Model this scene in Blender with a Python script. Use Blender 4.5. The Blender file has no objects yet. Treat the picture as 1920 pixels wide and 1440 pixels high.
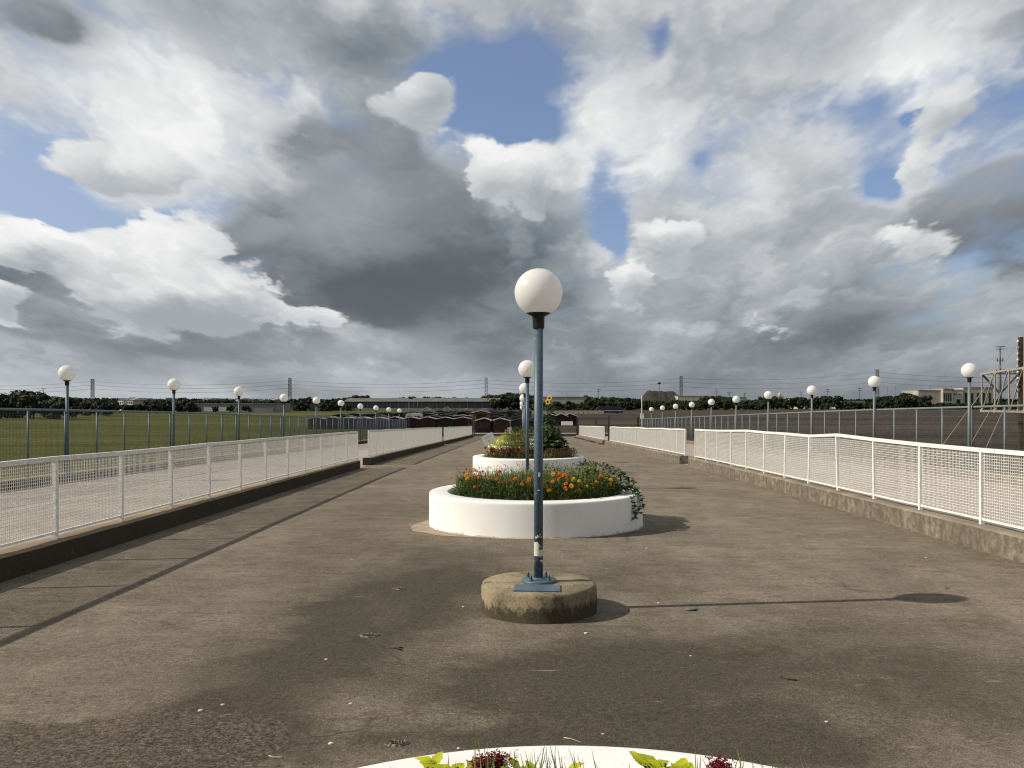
import bpy, math, random
from mathutils import Vector, Matrix, noise as mnoise

# ---------------------------------------------------------------- camera, sky, sun
sc = bpy.context.scene
C = sc.collection
EYE = 1.86
FPX, VPX, VPY = 1550.0, 976.0, 757.0        # focal length and vanishing point, in photograph pixels
cam_d = bpy.data.cameras.new('camera')
cam = bpy.data.objects.new('camera', cam_d)
C.objects.link(cam)
cam.location = (0, 0, EYE)
cam.rotation_euler = (math.radians(90), 0, 0)
cam_d.sensor_width = 36.0
cam_d.lens = FPX / 1920 * 36.0
cam_d.shift_x = -(VPX - 960) / 1920
cam_d.shift_y = (VPY - 720) / 1920
cam_d.clip_start = 0.05
cam_d.clip_end = 20000
sc.camera = cam
sc.view_settings.view_transform = 'Standard'
sc.view_settings.look = 'None'
sc.view_settings.exposure = 0.0
sc.view_settings.gamma = 1.0
sc.cycles.filter_width = 1.15

TO_SUN = Vector((-3.95, -0.50, 3.0)).normalized()
sun_d = bpy.data.lights.new('sun', 'SUN')
sun_d.energy = 5.0
sun_d.angle = math.radians(0.53)
sun_d.color = (1.0, 0.915, 0.79)
sun = bpy.data.objects.new('sun', sun_d)
C.objects.link(sun)
sun.rotation_euler = TO_SUN.to_track_quat('Z', 'Y').to_euler()

world = bpy.data.worlds.new('World')
sc.world = world
world.use_nodes = True
WN = world.node_tree.nodes
WL = world.node_tree.links
WN.clear()


def wn(kind, **kw):
    n = WN.new(kind)
    for k, v in kw.items():
        setattr(n, k, v)
    return n


def wset(sock, v):
    if isinstance(v, bpy.types.NodeSocket):
        WL.new(v, sock)
    else:
        sock.default_value = v


def wm(op, a, b=0.0, c=0.0, clamp=False):
    n = wn('ShaderNodeMath', operation=op)
    n.use_clamp = clamp
    wset(n.inputs[0], a)
    wset(n.inputs[1], b)
    if op in ('MULTIPLY_ADD', 'SMOOTH_MIN', 'SMOOTH_MAX'):
        wset(n.inputs[2], c)
    return n.outputs[0]


def wv(op, a, b=(0, 0, 0)):
    n = wn('ShaderNodeVectorMath', operation=op)
    wset(n.inputs[0], a)
    if op == 'SCALE':
        wset(n.inputs['Scale'], b)
    elif op not in ('LENGTH', 'NORMALIZE'):
        wset(n.inputs[1], b)
    return n.outputs['Value'] if op in ('LENGTH', 'DOT_PRODUCT') else n.outputs[0]


def wramp(v, a, b, lo=0.0, hi=1.0):
    n = wn('ShaderNodeMapRange', interpolation_type='SMOOTHSTEP')
    wset(n.inputs[0], v)
    n.inputs[1].default_value = a
    n.inputs[2].default_value = b
    n.inputs[3].default_value = lo
    n.inputs[4].default_value = hi
    return n.outputs[0]


def wnoise(vec, scale, detail=6.0, rough=0.55, color=False, lac=2.0, dist=0.0):
    n = wn('ShaderNodeTexNoise')
    n.noise_dimensions = '2D'
    wset(n.inputs['Vector'], vec)
    n.inputs['Scale'].default_value = scale
    n.inputs['Detail'].default_value = detail
    n.inputs['Roughness'].default_value = rough
    n.inputs['Lacunarity'].default_value = lac
    n.inputs['Distortion'].default_value = dist
    return n.outputs['Color'] if color else n.outputs['Fac']


def wmix(f, a, b):
    n = wn('ShaderNodeMix', data_type='RGBA')
    wset(n.inputs[0], f)
    wset(n.inputs[6], a)
    wset(n.inputs[7], b)
    return n.outputs[2]


sky = wn('ShaderNodeTexSky', sky_type='NISHITA')
sky.sun_disc = False
sky.sun_elevation = math.asin(TO_SUN.z)
sky.sun_rotation = math.atan2(TO_SUN.x, TO_SUN.y)
sky.air_density = 1.0
sky.dust_density = 1.2
sky.ozone_density = 1.5

tc = wn('ShaderNodeTexCoord')
D = tc.outputs['Generated']
sep = wn('ShaderNodeSeparateXYZ')
WL.new(D, sep.inputs[0])
dx, dy, dz = sep.outputs
az = wm('ARCTAN2', dx, dy)
el = wm('ARCSINE', dz)
comb = wn('ShaderNodeCombineXYZ')
WL.new(az, comb.inputs[0])
WL.new(el, comb.inputs[1])
A = comb.outputs[0]                                   # azimuth, elevation
# the layer of cloud, squeezed towards the horizon
elc = wm('MAXIMUM', el, -0.03)
cp = wn('ShaderNodeCombineXYZ')
WL.new(wm('DIVIDE', az, wm('ADD', elc, 0.42)), cp.inputs[0])
WL.new(wm('LOGARITHM', wm('ADD', elc, 0.17), 2.718), cp.inputs[1])
P = cp.outputs[0]


def px_dir(x, y):
    u, v = (x - VPX) / FPX, (VPY - y) / FPX
    return math.atan2(u, 1.0), math.atan2(v, math.hypot(u, 1.0))


# warp the angular coordinates so that no bank of cloud keeps a smooth outline
w1 = wv('SUBTRACT', wnoise(P, 2.2, 2.0, 0.5, True), (0.5, 0.5, 0.5))
w2 = wv('SUBTRACT', wnoise(P, 6.0, 4.0, 0.6, True), (0.5, 0.5, 0.5))
AW = wv('ADD', wv('ADD', A, wv('MULTIPLY', w1, (0.09, 0.07, 0))), wv('MULTIPLY', w2, (0.04, 0.034, 0)))


def blobs(items):
    acc = 0.0
    for (x, y, rx, ry, rot, amp) in items:
        a0, e0 = px_dir(x, y)
        d = wv('SUBTRACT', AW, (a0, e0, 0))
        if rot:
            m = wn('ShaderNodeVectorRotate', rotation_type='Z_AXIS')
            WL.new(d, m.inputs['Vector'])
            m.inputs['Angle'].default_value = math.radians(rot)
            d = m.outputs[0]
        d = wv('MULTIPLY', d, (FPX / rx, FPX / ry, 0))
        g = wm('POWER', 0.36788, wv('DOT_PRODUCT', d, d))
        acc = wm('MULTIPLY_ADD', g, amp, acc)
    return acc


#SKYDATA
# gaps of blue (negative) in the cover of cloud: x, y, half sizes in photo pixels, turn, amount
cover = blobs([
    (50, 320, 90, 70, 0, -.60), (880, 175, 100, 95, 0, -.95), (1010, 240, 60, 50, 20, -.45),
    (1165, 420, 52, 75, 0, -.62), (1235, 60, 26, 52, 15, -.36), (1130, 330, 30, 50, 30, -.3), (965, 110, 36, 80, 0, -.40), (1635, 350, 26, 30, 0, -.55),
    (1665, 205, 18, 12, 0, -.38), (300, 425, 80, 22, -25, -.42), (470, 515, 60, 30, -20, -.42),
    (1300, 310, 22, 16, 0, -.26), (820, 10, 70, 30, 0, -.30), (150, 400, 90, 30, 0, -.35),
    (790, 205, 55, 55, 0, .42), (960, 340, 70, 60, 0, .30), (1500, 60, 260, 100, 0, .35), (1500, 300, 90, 90, 0, .2), (900, 460, 150, 70, 0, .4), (640, 60, 220, 90, 0, .3), (1850, 40, 140, 90, 0, .3), (620, 520, 200, 60, 0, .4), (800, 540, 120, 60, 0, .3), (1620, 470, 120, 60, 0, .25),
    (0, 700, 3000, 120, 0, .25),
])
# light and dark of the banks of cloud
shade = blobs([
    (680, 480, 240, 95, -10, -.38), (760, 440, 110, 90, 0, -.20), (640, 270, 150, 75, -20, -.17), (740, 300, 70, 60, 0, -.12),
    (440, 460, 110, 30, -22, -.12), (200, 640, 260, 36, -3, -.22), (60, 520, 120, 60, 0, -.16), (0, 520, 50, 40, 0, -.12),
    (60, 20, 110, 50, 0, -.24), (900, 640, 160, 110, 0, -.20), (1000, 560, 110, 120, 0, -.14),
    (1860, 400, 150, 95, 0, -.27), (1800, 560, 150, 30, 0, -.12), (1560, 600, 160, 50, 0, -.15), (1430, 420, 130, 60, 0, -.08),
    (700, 80, 160, 60, 0, -.10), (1150, 620, 160, 60, 0, -.14), (1600, 700, 400, 50, 0, -.10), (560, 640, 200, 60, 0, -.04),
    (250, 335, 190, 60, -12, .20), (250, 60, 260, 90, 0, .08), (450, 250, 160, 90, 0, .08), (300, 530, 140, 80, 0, .16),
    (1380, 270, 170, 90, 0, .17), (1130, 190, 150, 150, 0, .14), (1580, 130, 190, 110, 0, .15),
    (1760, 60, 110, 80, 0, .18), (1720, 180, 90, 60, 0, .16), (1690, 320, 60, 60, 0, .20), (1730, 480, 80, 60, 0, .10),
    (590, 360, 90, 50, -10, .12), (620, 600, 110, 30, 0, .14), (420, 150, 300, 110, 0, .12), (200, 180, 160, 90, 0, .08),
    (1500, 500, 140, 40, 0, .05), (1480, 600, 80, 20, 0, .06),
])
f1 = wnoise(P, 2.0, 5.0, 0.46)
f1s = wnoise(wv('ADD', P, (-0.10, 0.13, 0)), 2.0, 4.0, 0.44)
f2 = wnoise(P, 6.5, 5.0, 0.5)
f2s = wnoise(wv('ADD', P, (-0.03, 0.045, 0)), 6.5, 3.0, 0.5)
vo = wn('ShaderNodeTexVoronoi', feature='SMOOTH_F1', voronoi_dimensions='2D')
WL.new(wv('ADD', P, wv('MULTIPLY', w2, (0.35, 0.35, 0))), vo.inputs['Vector'])
vo.inputs['Scale'].default_value = 5.0
vo.inputs['Detail'].default_value = 2.0
vo.inputs['Roughness'].default_value = 0.45
vo.inputs['Smoothness'].default_value = 0.8
vo.inputs['Lacunarity'].default_value = 2.2
puff = wm('SUBTRACT', 0.55, vo.outputs['Distance'])
dens = wm('ADD', wm('ADD', wm('MULTIPLY_ADD', f1, 1.2, -0.10), wm('MULTIPLY', wm('SUBTRACT', f2, 0.5), 0.5)), cover)
dens = wm('MULTIPLY_ADD', puff, 0.25, dens)
cloud_fac = wramp(dens, 0.06, 0.50)
relief = wm('ADD', wm('MULTIPLY', wm('SUBTRACT', f1, f1s), 0.55), wm('MULTIPLY', wm('SUBTRACT', f2, f2s), 0.12))
bright = wm('ADD', wm('ADD', 0.585, shade), relief)
bright = wm('MULTIPLY_ADD', puff, 0.30, bright)
# thin edges of cloud next to blue are the brightest
edge = wm('MULTIPLY', wramp(dens, 0.25, 0.75, 1.0, 0.0), 0.10)
bright = wm('ADD', bright, edge)
cr = wn('ShaderNodeValToRGB')
WL.new(bright, cr.inputs[0])
els = cr.color_ramp.elements
S = 10.0
stops = [(0.05, (0.085, 0.100, 0.115)), (0.28, (0.150, 0.175, 0.200)), (0.45, (0.265, 0.300, 0.330)), (0.60, (0.44, 0.465, 0.49)),
         (0.76, (0.66, 0.68, 0.695)), (0.95, (0.90, 0.905, 0.90))]
els[0].position, els[0].color = stops[0][0], (*stops[0][1], 1)
els[1].position, els[1].color = stops[-1][0], (*stops[-1][1], 1)
for p_, c_ in stops[1:-1]:
    e_ = els.new(p_)
    e_.color = (*c_, 1)
cloud_col = wv('SCALE', cr.outputs[0], S)


def heaps(items, lit, dark, gain=1.0, rel=1.0):
    """Heaped clouds with a firm outline: lit on the sunny upper left, grey below."""
    acc, sh = 0.0, 0.0
    for (x, y, rx, ry, amp) in items:
        a0, e0 = px_dir(x, y)
        d = wv('MULTIPLY', wv('SUBTRACT', AW, (a0, e0, 0)), (FPX / rx, FPX / ry, 0))
        g = wm('MULTIPLY', wm('POWER', 0.36788, wv('DOT_PRODUCT', d, d)), amp)
        acc = wm('ADD', acc, g)
        sh = wm('MULTIPLY_ADD', g, wv('DOT_PRODUCT', d, (-0.35 * gain, 0.9 * gain, 0)), sh)
    L = wm('ADD', acc, wm('MULTIPLY_ADD', puff, 0.55, wm('MULTIPLY', wm('SUBTRACT', f2, 0.5), 0.7)))
    v = wm('ADD', wm('MULTIPLY', sh, 0.55), wm('ADD', wm('MULTIPLY', relief, 1.2 * rel), wm('MULTIPLY_ADD', puff, 0.45 * rel, 0.44)))
    return L, wv('SCALE', wmix(wramp(v, 0.0, 1.0), dark, lit), S)


DARKS = [(750, 440, 140, 110, 1.5), (600, 480, 160, 70, 1.2), (690, 530, 160, 55, 1.1), (650, 255, 120, 50, .7), (740, 300, 60, 55, .7), (470, 470, 90, 24, .6), (1800, 430, 130, 50, .6),
         (1880, 390, 120, 80, .85), (200, 640, 230, 28, .75), (1600, 600, 130, 40, .62), (60, 20, 90, 40, .7), (900, 640, 130, 60, .6)]
L0, c0 = heaps(DARKS, (0.36, 0.385, 0.41, 1), (0.115, 0.13, 0.145, 1), 0.8, 0.6)
cloud_col = wmix(wm('MULTIPLY', wramp(L0, 0.22, 0.66), 0.93), cloud_col, c0)
HEAPS = [(290, 515, 105, 72, 1.5), (395, 565, 90, 52, 1.2), (60, 455, 130, 34, 1.2), (25, 565, 50, 42, 1.1), (800, 195, 58, 64, 1.2),
         (700, 205, 45, 26, .45), (930, 330, 66, 56, 1.1), (1010, 350, 45, 70, .9), (1275, 420, 62, 36, .95), (1190, 530, 60, 42, .8),
         (170, 300, 100, 50, .85), (300, 340, 90, 40, .6), (1690, 310, 44, 44, .8), (1740, 190, 60, 44, .7), (1700, 480, 60, 44, .6), (610, 590, 80, 22, .6),
         (1330, 560, 70, 26, .5), (1450, 610, 60, 16, .5)]
L1, c1 = heaps(HEAPS, (0.97, 0.97, 0.955, 1), (0.36, 0.395, 0.43, 1), 1.0, 0.8)
heap_fac = wramp(L1, 0.30, 0.50)
# a veil of slate-blue air low down
veil = wramp(el, math.radians(-1), math.radians(6.5), 0.80, 0.0)
low = wv('SCALE', wmix(wramp(wm('ADD', wm('MULTIPLY', f1, 0.8), wm('MULTIPLY', az, -0.45)), 0.22, 0.62), (0.20, 0.228, 0.25, 1), (0.50, 0.535, 0.56, 1)), S)
blue = wmix(wramp(az, -0.62, -0.1, 0.42, 0.14), wv('MULTIPLY', sky.outputs[0], (0.95, 1.0, 1.18)), (5.2, 5.9, 6.9, 1))
skyc = wmix(cloud_fac, blue, cloud_col)
skyc = wmix(heap_fac, skyc, c1)
skyc = wmix(veil, skyc, low)
# unseen sky overhead and behind the viewer, dimmed to deepen the shadows
ovr = wm('MULTIPLY', wramp(dy, -0.3, 0.35, 0.85, 1.0), wramp(el, math.radians(32), math.radians(62), 1.0, 0.78))
skyc = wv('SCALE', skyc, ovr)
bg = wn('ShaderNodeBackground')
WL.new(skyc, bg.inputs[0])
bg.inputs[1].default_value = 0.1
out = wn('ShaderNodeOutputWorld')
WL.new(bg.outputs[0], out.inputs[0])
world.cycles.sampling_method = 'MANUAL'
world.cycles.sample_map_resolution = 512

# ---------------------------------------------------------------- helpers
rnd = random.Random(11)
PI = math.pi


def at(px, py, y):
    """World point seen at photograph pixel (px, py) at distance y."""
    return Vector(((px - VPX) * y / FPX, y, EYE + (VPY - py) * y / FPX))


def dz(y):
    """Height of the walkway surface."""
    if y < 15:
        return -0.0145 * y
    if y < 40:
        t = y - 15
        return -0.2175 - 0.0145 * t - 0.0002 * t * t
    return -0.705 - 0.0245 * (min(y, 106) - 40)


GZ = -2.45                                  # the flat land round the walkway


class MB:
    def __init__(self):
        self.v, self.f, self.sm = [], [], []

    def quad(self, a, b, c, d, smooth=False):
        n = len(self.v)
        self.v += [tuple(a), tuple(b), tuple(c), tuple(d)]
        self.f.append((n, n + 1, n + 2, n + 3))
        self.sm.append(smooth)

    def tri(self, a, b, c, smooth=False):
        n = len(self.v)
        self.v += [tuple(a), tuple(b), tuple(c)]
        self.f.append((n, n + 1, n + 2))
        self.sm.append(smooth)

    def hexa(self, p, smooth=False):
        """p: 8 corners, bottom ring then top ring."""
        n = len(self.v)
        self.v += [tuple(q) for q in p]
        for f in ((3, 2, 1, 0), (4, 5, 6, 7), (0, 1, 5, 4), (1, 2, 6, 5), (2, 3, 7, 6), (3, 0, 4, 7)):
            self.f.append(tuple(n + i for i in f))
            self.sm.append(smooth)

    def box(self, x0, x1, y0, y1, z0, z1):
        self.hexa([(x0, y0, z0), (x1, y0, z0), (x1, y1, z0), (x0, y1, z0), (x0, y0, z1), (x1, y0, z1), (x1, y1, z1), (x0, y1, z1)])

    def bar(self, a, b, w, h, up=(0, 0, 1), caps=True):
        a, b = Vector(a), Vector(b)
        d = (b - a).normalized()
        u = Vector(up)
        s = d.cross(u)
        if s.length < 1e-4:
            s = d.cross(Vector((0, 1, 0)))
        s.normalize()
        u = s.cross(d).normalized()
        s, u = s * w / 2, u * h / 2
        n = len(self.v)
        for q in (a, b):
            self.v += [tuple(q - s - u), tuple(q + s - u), tuple(q + s + u), tuple(q - s + u)]
        for i in range(4):
            j = (i + 1) % 4
            self.f.append((n + i, n + j, n + 4 + j, n + 4 + i))
            self.sm.append(False)
        if caps:
            self.f += [(n + 3, n + 2, n + 1, n), (n + 4, n + 5, n + 6, n + 7)]
            self.sm += [False, False]

    def tube(self, pts, rad, n=8, caps=True, smooth=True):
        pts = [Vector(p) for p in pts]
        if not isinstance(rad, (list, tuple)):
            rad = [rad] * len(pts)
        base = len(self.v)
        ref = None
        for i, p in enumerate(pts):
            d = (pts[min(i + 1, len(pts) - 1)] - pts[max(i - 1, 0)]).normalized()
            if ref is None:
                ref = Vector((0, 0, 1)) if abs(d.z) < 0.9 else Vector((1, 0, 0))
            s = d.cross(ref).normalized()
            u = s.cross(d).normalized()
            ref = u
            for k in range(n):
                t = 2 * PI * k / n
                self.v.append(tuple(p + (s * math.cos(t) + u * math.sin(t)) * rad[i]))
        for i in range(len(pts) - 1):
            for k in range(n):
                a = base + i * n + k
                b = base + i * n + (k + 1) % n
                self.f.append((a, b, b + n, a + n))
                self.sm.append(smooth)
        if caps:
            self.f.append(tuple(base + k for k in reversed(range(n))))
            self.f.append(tuple(base + (len(pts) - 1) * n + k for k in range(n)))
            self.sm += [False, False]

    def lathe(self, prof, n=48, cx=0, cy=0, smooth=True, jit=0.0, seed=0):
        base = len(self.v)
        m = len(prof)
        for i, (r, z) in enumerate(prof):
            for k in range(n):
                t = 2 * PI * k / n
                rr = r
                if jit:
                    rr = r * (1 + jit * mnoise.noise((math.cos(t) * 2 + seed, math.sin(t) * 2, z * 3)))
                self.v.append((cx + rr * math.cos(t), cy + rr * math.sin(t), z))
        for i in range(m - 1):
            for k in range(n):
                a = base + i * n + k
                b = base + i * n + (k + 1) % n
                self.f.append((a, b, b + n, a + n))
                self.sm.append(smooth)
        if prof[0][0] > 1e-6:
            self.f.append(tuple(base + k for k in reversed(range(n))))
            self.sm.append(False)
        if prof[-1][0] > 1e-6:
            self.f.append(tuple(base + (m - 1) * n + k for k in range(n)))
            self.sm.append(False)

    def leaf(self, p, d, L, W, fold=0.25, up=None):
        """A pointed leaf of four triangles, folded along its midrib."""
        d = Vector(d).normalized()
        u = Vector(up) if up is not None else Vector((rnd.uniform(-.4, .4), rnd.uniform(-.4, .4), 1))
        s = d.cross(u)
        if s.length < 1e-3:
            s = Vector((1, 0, 0))
        s.normalize()
        n = s.cross(d)
        a = Vector(p)
        tip = a + d * L - n * L * .12
        mid = a + d * L * .45
        l_ = mid + s * W / 2 + n * W * fold
        r_ = mid - s * W / 2 + n * W * fold
        k = len(self.v)
        self.v += [tuple(a), tuple(l_), tuple(tip), tuple(r_), tuple(mid)]
        self.f += [(k, k + 4, k + 1), (k + 1, k + 4, k + 2), (k + 2, k + 4, k + 3), (k + 3, k + 4, k)]
        self.sm += [False] * 4

    def mesh(self, name, origin=(0, 0, 0)):
        me = bpy.data.meshes.new(name)
        ox, oy, oz = origin
        me.from_pydata([(x - ox, y - oy, z - oz) for x, y, z in self.v], [], self.f)
        me.polygons.foreach_set('use_smooth', self.sm)
        me.update()
        return me

    def obj(self, name, m, parent=None, local=False, label=None):
        """Link as ONE object. Coordinates are world ones unless local."""
        o_ = (0, 0, 0) if (parent is None or local) else parent.get('_o', (0, 0, 0))
        me = self.mesh(name, o_)
        me.materials.append(m)
        o = bpy.data.objects.new(name, me)
        C.objects.link(o)
        if parent is not None:
            o.parent = parent
            o['_o'] = tuple(o_)
        if label:
            o['label'] = label
        return o


def tag(o, label, cat, group=None):
    o['label'] = label
    o['category'] = cat
    if group:
        o['group'] = group
    return o


def thing(name, label, cat, loc=(0, 0, 0), group=None, rz=0.0):
    o = bpy.data.objects.new(name, None)
    o.empty_display_size = 0.2
    C.objects.link(o)
    o.location = loc
    o.rotation_euler = (0, 0, rz)
    o['_o'] = tuple(loc)
    return tag(o, label, cat, group)


def struct(o):
    o['kind'] = 'structure'
    return o


def stuff(o, label=None):
    o['kind'] = 'stuff'
    if label:
        o['label'] = label
    return o


def copy_tree(o, parent=None):
    c = o.copy()
    C.objects.link(c)
    c.parent = parent
    for ch in [x for x in o.children]:
        copy_tree(ch, c)
    return c


# ---------------------------------------------------------------- materials
def nt(name):
    m = bpy.data.materials.new(name)
    m.use_nodes = True
    t = m.node_tree
    b = t.nodes['Principled BSDF']
    return m, t, b


def n_noise(t, vec, scale, detail=4, rough=.55, dist=0):
    n = t.nodes.new('ShaderNodeTexNoise')
    t.links.new(vec, n.inputs['Vector'])
    n.inputs['Scale'].default_value = scale
    n.inputs['Detail'].default_value = detail
    n.inputs['Roughness'].default_value = rough
    n.inputs['Distortion'].default_value = dist
    return n.outputs['Fac']


def n_map(t, vec, scale=(1, 1, 1), loc=(0, 0, 0), rot=(0, 0, 0)):
    n = t.nodes.new('ShaderNodeMapping')
    t.links.new(vec, n.inputs[0])
    n.inputs['Scale'].default_value = scale
    n.inputs['Location'].default_value = loc
    n.inputs['Rotation'].default_value = rot
    return n.outputs[0]


def n_range(t, v, a, b, lo=0., hi=1.):
    n = t.nodes.new('ShaderNodeMapRange')
    n.interpolation_type = 'SMOOTHSTEP'
    t.links.new(v, n.inputs[0])
    for i, q in enumerate((a, b, lo, hi)):
        n.inputs[i + 1].default_value = q
    return n.outputs[0]


def n_math(t, op, a, b=0., c=0., clamp=False):
    n = t.nodes.new('ShaderNodeMath')
    n.operation = op
    n.use_clamp = clamp
    for i, q in enumerate((a, b, c)):
        if i > 1 and op not in ('MULTIPLY_ADD',):
            break
        if isinstance(q, bpy.types.NodeSocket):
            t.links.new(q, n.inputs[i])
        else:
            n.inputs[i].default_value = q
    return n.outputs[0]


def n_mix(t, f, a, b, blend='MIX'):
    n = t.nodes.new('ShaderNodeMix')
    n.data_type = 'RGBA'
    n.blend_type = blend
    for i, q in ((0, f), (6, a), (7, b)):
        if isinstance(q, bpy.types.NodeSocket):
            t.links.new(q, n.inputs[i])
        elif i == 0:
            n.inputs[0].default_value = q
        else:
            n.inputs[i].default_value = (*q, 1)
    return n.outputs[2]


def n_bump(t, b, h, strength, dist=.01):
    n = t.nodes.new('ShaderNodeBump')
    t.links.new(h, n.inputs['Height'])
    n.inputs['Strength'].default_value = strength
    n.inputs['Distance'].default_value = dist
    t.links.new(n.outputs[0], b.inputs['Normal'])


def n_coord(t, which='Object'):
    return t.nodes.new('ShaderNodeTexCoord').outputs[which]


def mat(name, col, col2=None, scale=3., rough=.75, detail=5, lo=.4, hi=.62, bump=0., bscale=60., metal=0., spec=.3, fleck=None, flo=.66, fscale=25.):
    m, t, b = nt(name)
    v = n_coord(t)
    b.inputs['Roughness'].default_value = rough
    b.inputs['Metallic'].default_value = metal
    b.inputs['Specular IOR Level'].default_value = spec
    if col2 is None:
        col2 = tuple(c * .82 for c in col)
    c = n_mix(t, n_range(t, n_noise(t, v, scale, detail), lo, hi), col, col2)
    if fleck:
        c = n_mix(t, n_range(t, n_noise(t, v, fscale, 3), flo, flo + .06), c, fleck)
    t.links.new(c, b.inputs['Base Color'])
    if bump:
        n_bump(t, b, n_noise(t, v, bscale, 3), bump, .01)
    return m


def leaf_mat(name, cols, rough=.6, trans=.25, scale=None):
    """Every leaf (mesh island) takes its own tone from the ramp."""
    m, t, b = nt(name)
    g = t.nodes.new('ShaderNodeNewGeometry')
    r = t.nodes.new('ShaderNodeValToRGB')
    t.links.new(g.outputs['Random Per Island'], r.inputs[0])
    e = r.color_ramp.elements
    e[0].position, e[0].color = 0, (*cols[0], 1)
    e[1].position, e[1].color = 1, (*cols[-1], 1)
    for i, c in enumerate(cols[1:-1]):
        x = e.new((i + 1) / (len(cols) - 1))
        x.color = (*c, 1)
    t.links.new(r.outputs[0], b.inputs['Base Color'])
    b.inputs['Roughness'].default_value = rough
    b.inputs['Specular IOR Level'].default_value = .25
    tr = t.nodes.new('ShaderNodeBsdfTranslucent')
    t.links.new(r.outputs[0], tr.inputs[0])
    mx = t.nodes.new('ShaderNodeMixShader')
    mx.inputs[0].default_value = trans
    t.links.new(b.outputs[0], mx.inputs[1])
    t.links.new(tr.outputs[0], mx.inputs[2])
    t.links.new(mx.outputs[0], t.nodes['Material Output'].inputs[0])
    return m


def deck_mat():
    m, t, b = nt('weathered_asphalt')
    v = n_coord(t)
    big = n_noise(t, v, .42, 5, .6)
    med = n_noise(t, n_map(t, v, (1.0, .7, 1)), 2.2, 6, .65)
    fine = n_noise(t, v, 60, 4, .75)
    grit = n_noise(t, v, 170, 2, .6)
    c = n_mix(t, n_range(t, med, .30, .72), (.252, .213, .164), (.168, .141, .106))
    c = n_mix(t, n_range(t, big, .42, .66, 0, .6), c, (.128, .108, .082))
    st2 = n_noise(t, n_map(t, v, (.35, 1.0, 1)), 5.5, 6, .72)
    c = n_mix(t, n_range(t, st2, .46, .70, 0, .7), c, (.110, .090, .064))
    c = n_mix(t, n_range(t, n_noise(t, v, 14, 5, .75), .50, .72, 0, .5), c, (.27, .225, .168))
    # old damp stains: long soft blots with ragged edges
    wob = t.nodes.new('ShaderNodeTexNoise')
    t.links.new(v, wob.inputs['Vector'])
    wob.inputs['Scale'].default_value = 1.1
    wob.inputs['Detail'].default_value = 4
    wv_ = t.nodes.new('ShaderNodeVectorMath')
    wv_.operation = 'MULTIPLY_ADD'
    t.links.new(wob.outputs['Color'], wv_.inputs[0])
    wv_.inputs[1].default_value = (1.1, 1.1, 0)
    t.links.new(v, wv_.inputs[2])
    warped = wv_.outputs[0]

    def blot(px, py, rx, ry, rot=0.):
        y = 2883. / (py - 779.5)
        x = (px - VPX) * y / FPX
        # offset because the warp adds half its size
        mp = n_map(t, warped, loc=(-(x + .55), -(y + .55), 0))
        rt = n_map(t, mp, rot=(0, 0, math.radians(rot)))
        sc_ = n_map(t, rt, scale=(1 / rx, 1 / ry, 0))
        d = t.nodes.new('ShaderNodeVectorMath')
        d.operation = 'DOT_PRODUCT'
        t.links.new(sc_, d.inputs[0])
        t.links.new(sc_, d.inputs[1])
        return n_math(t, 'POWER', .36788, d.outputs['Value'])
    acc = 0.
    for (px, py, rx, ry, rot, amp) in ((700, 1150, .75, 1.3, 8, 1.25), (610, 1040, .9, 1.8, 0, .35), (420, 1340, .55, .45, 20, 1.0), (560, 1255, .8, .5, 25, .6), (840, 1050, .8, 1.6, 0, .5),
                                       (980, 1290, .6, .5, 0, .7), (850, 1390, .6, .2, 0, .35), (1250, 1390, 1.0, .4, 0, .55), (1100, 1300, 1.0, .6, 0, .55), (1500, 1330, 1.6, 1.0, 0, .4),
                                       (1340, 1200, 1.5, .9, 0, .3), (700, 960, 1.4, 2.5, 0, .3), (1180, 1080, .9, 1.3, 0, .35), (900, 1090, 1.3, .8, 0, .4), (470, 1390, .7, .3, 0, .5), (1750, 1250, 1.2, 1.2, 0, .35), (1150, 1400, 1.0, .3, 0, .4), (1400, 1400, .8, .3, 0, .25), (1180, 1230, 1.2, .5, 0, .4), (560, 900, 1.5, 3, 0, .25)):
        acc = n_math(t, 'MULTIPLY_ADD', blot(px, py, rx, ry, rot), amp, acc)
    acc = n_math(t, 'MULTIPLY', acc, n_math(t, 'MULTIPLY_ADD', n_noise(t, v, 3.5, 5, .7), 1.3, .45))
    c = n_mix(t, n_math(t, 'MINIMUM', n_math(t, 'MULTIPLY', acc, 1.15), .90), c, (.062, .053, .039))
    # worn patch with bare coarse stone
    patch = n_math(t, 'ADD', n_math(t, 'ADD', blot(90, 1420, 1.15, .55, 0), blot(310, 1385, .6, .38, 0)), n_math(t, 'MULTIPLY_ADD', n_noise(t, v, 4, 7, .8), 1.7, -.85))
    pf = n_range(t, patch, .47, .52)
    coarse = n_noise(t, v, 34, 6, .9)
    c = n_mix(t, n_math(t, 'MULTIPLY', pf, .9), c, n_mix(t, n_range(t, coarse, .40, .62), (.034, .028, .022), (.185, .150, .115)))
    # sun-bleached ring near the kerb and pale dust
    c = n_mix(t, n_range(t, n_noise(t, n_map(t, v, (1, .35, 1)), .9, 4, .6), .55, .75, 0, .35), c, (.26, .215, .172))
    c = n_mix(t, 1.0, c, n_mix(t, n_range(t, grit, .40, .60), (.62, .61, .59), (1.30, 1.29, 1.27)), 'MULTIPLY')
    c = n_mix(t, 1.0, c, n_mix(t, n_range(t, fine, .34, .66), (.72, .72, .72), (1.26, 1.26, 1.26)), 'MULTIPLY')
    c = n_mix(t, 1.0, c, n_mix(t, n_range(t, n_noise(t, v, 24, 4, .8), .36, .64), (.80, .80, .80), (1.18, 1.18, 1.18)), 'MULTIPLY')
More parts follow.
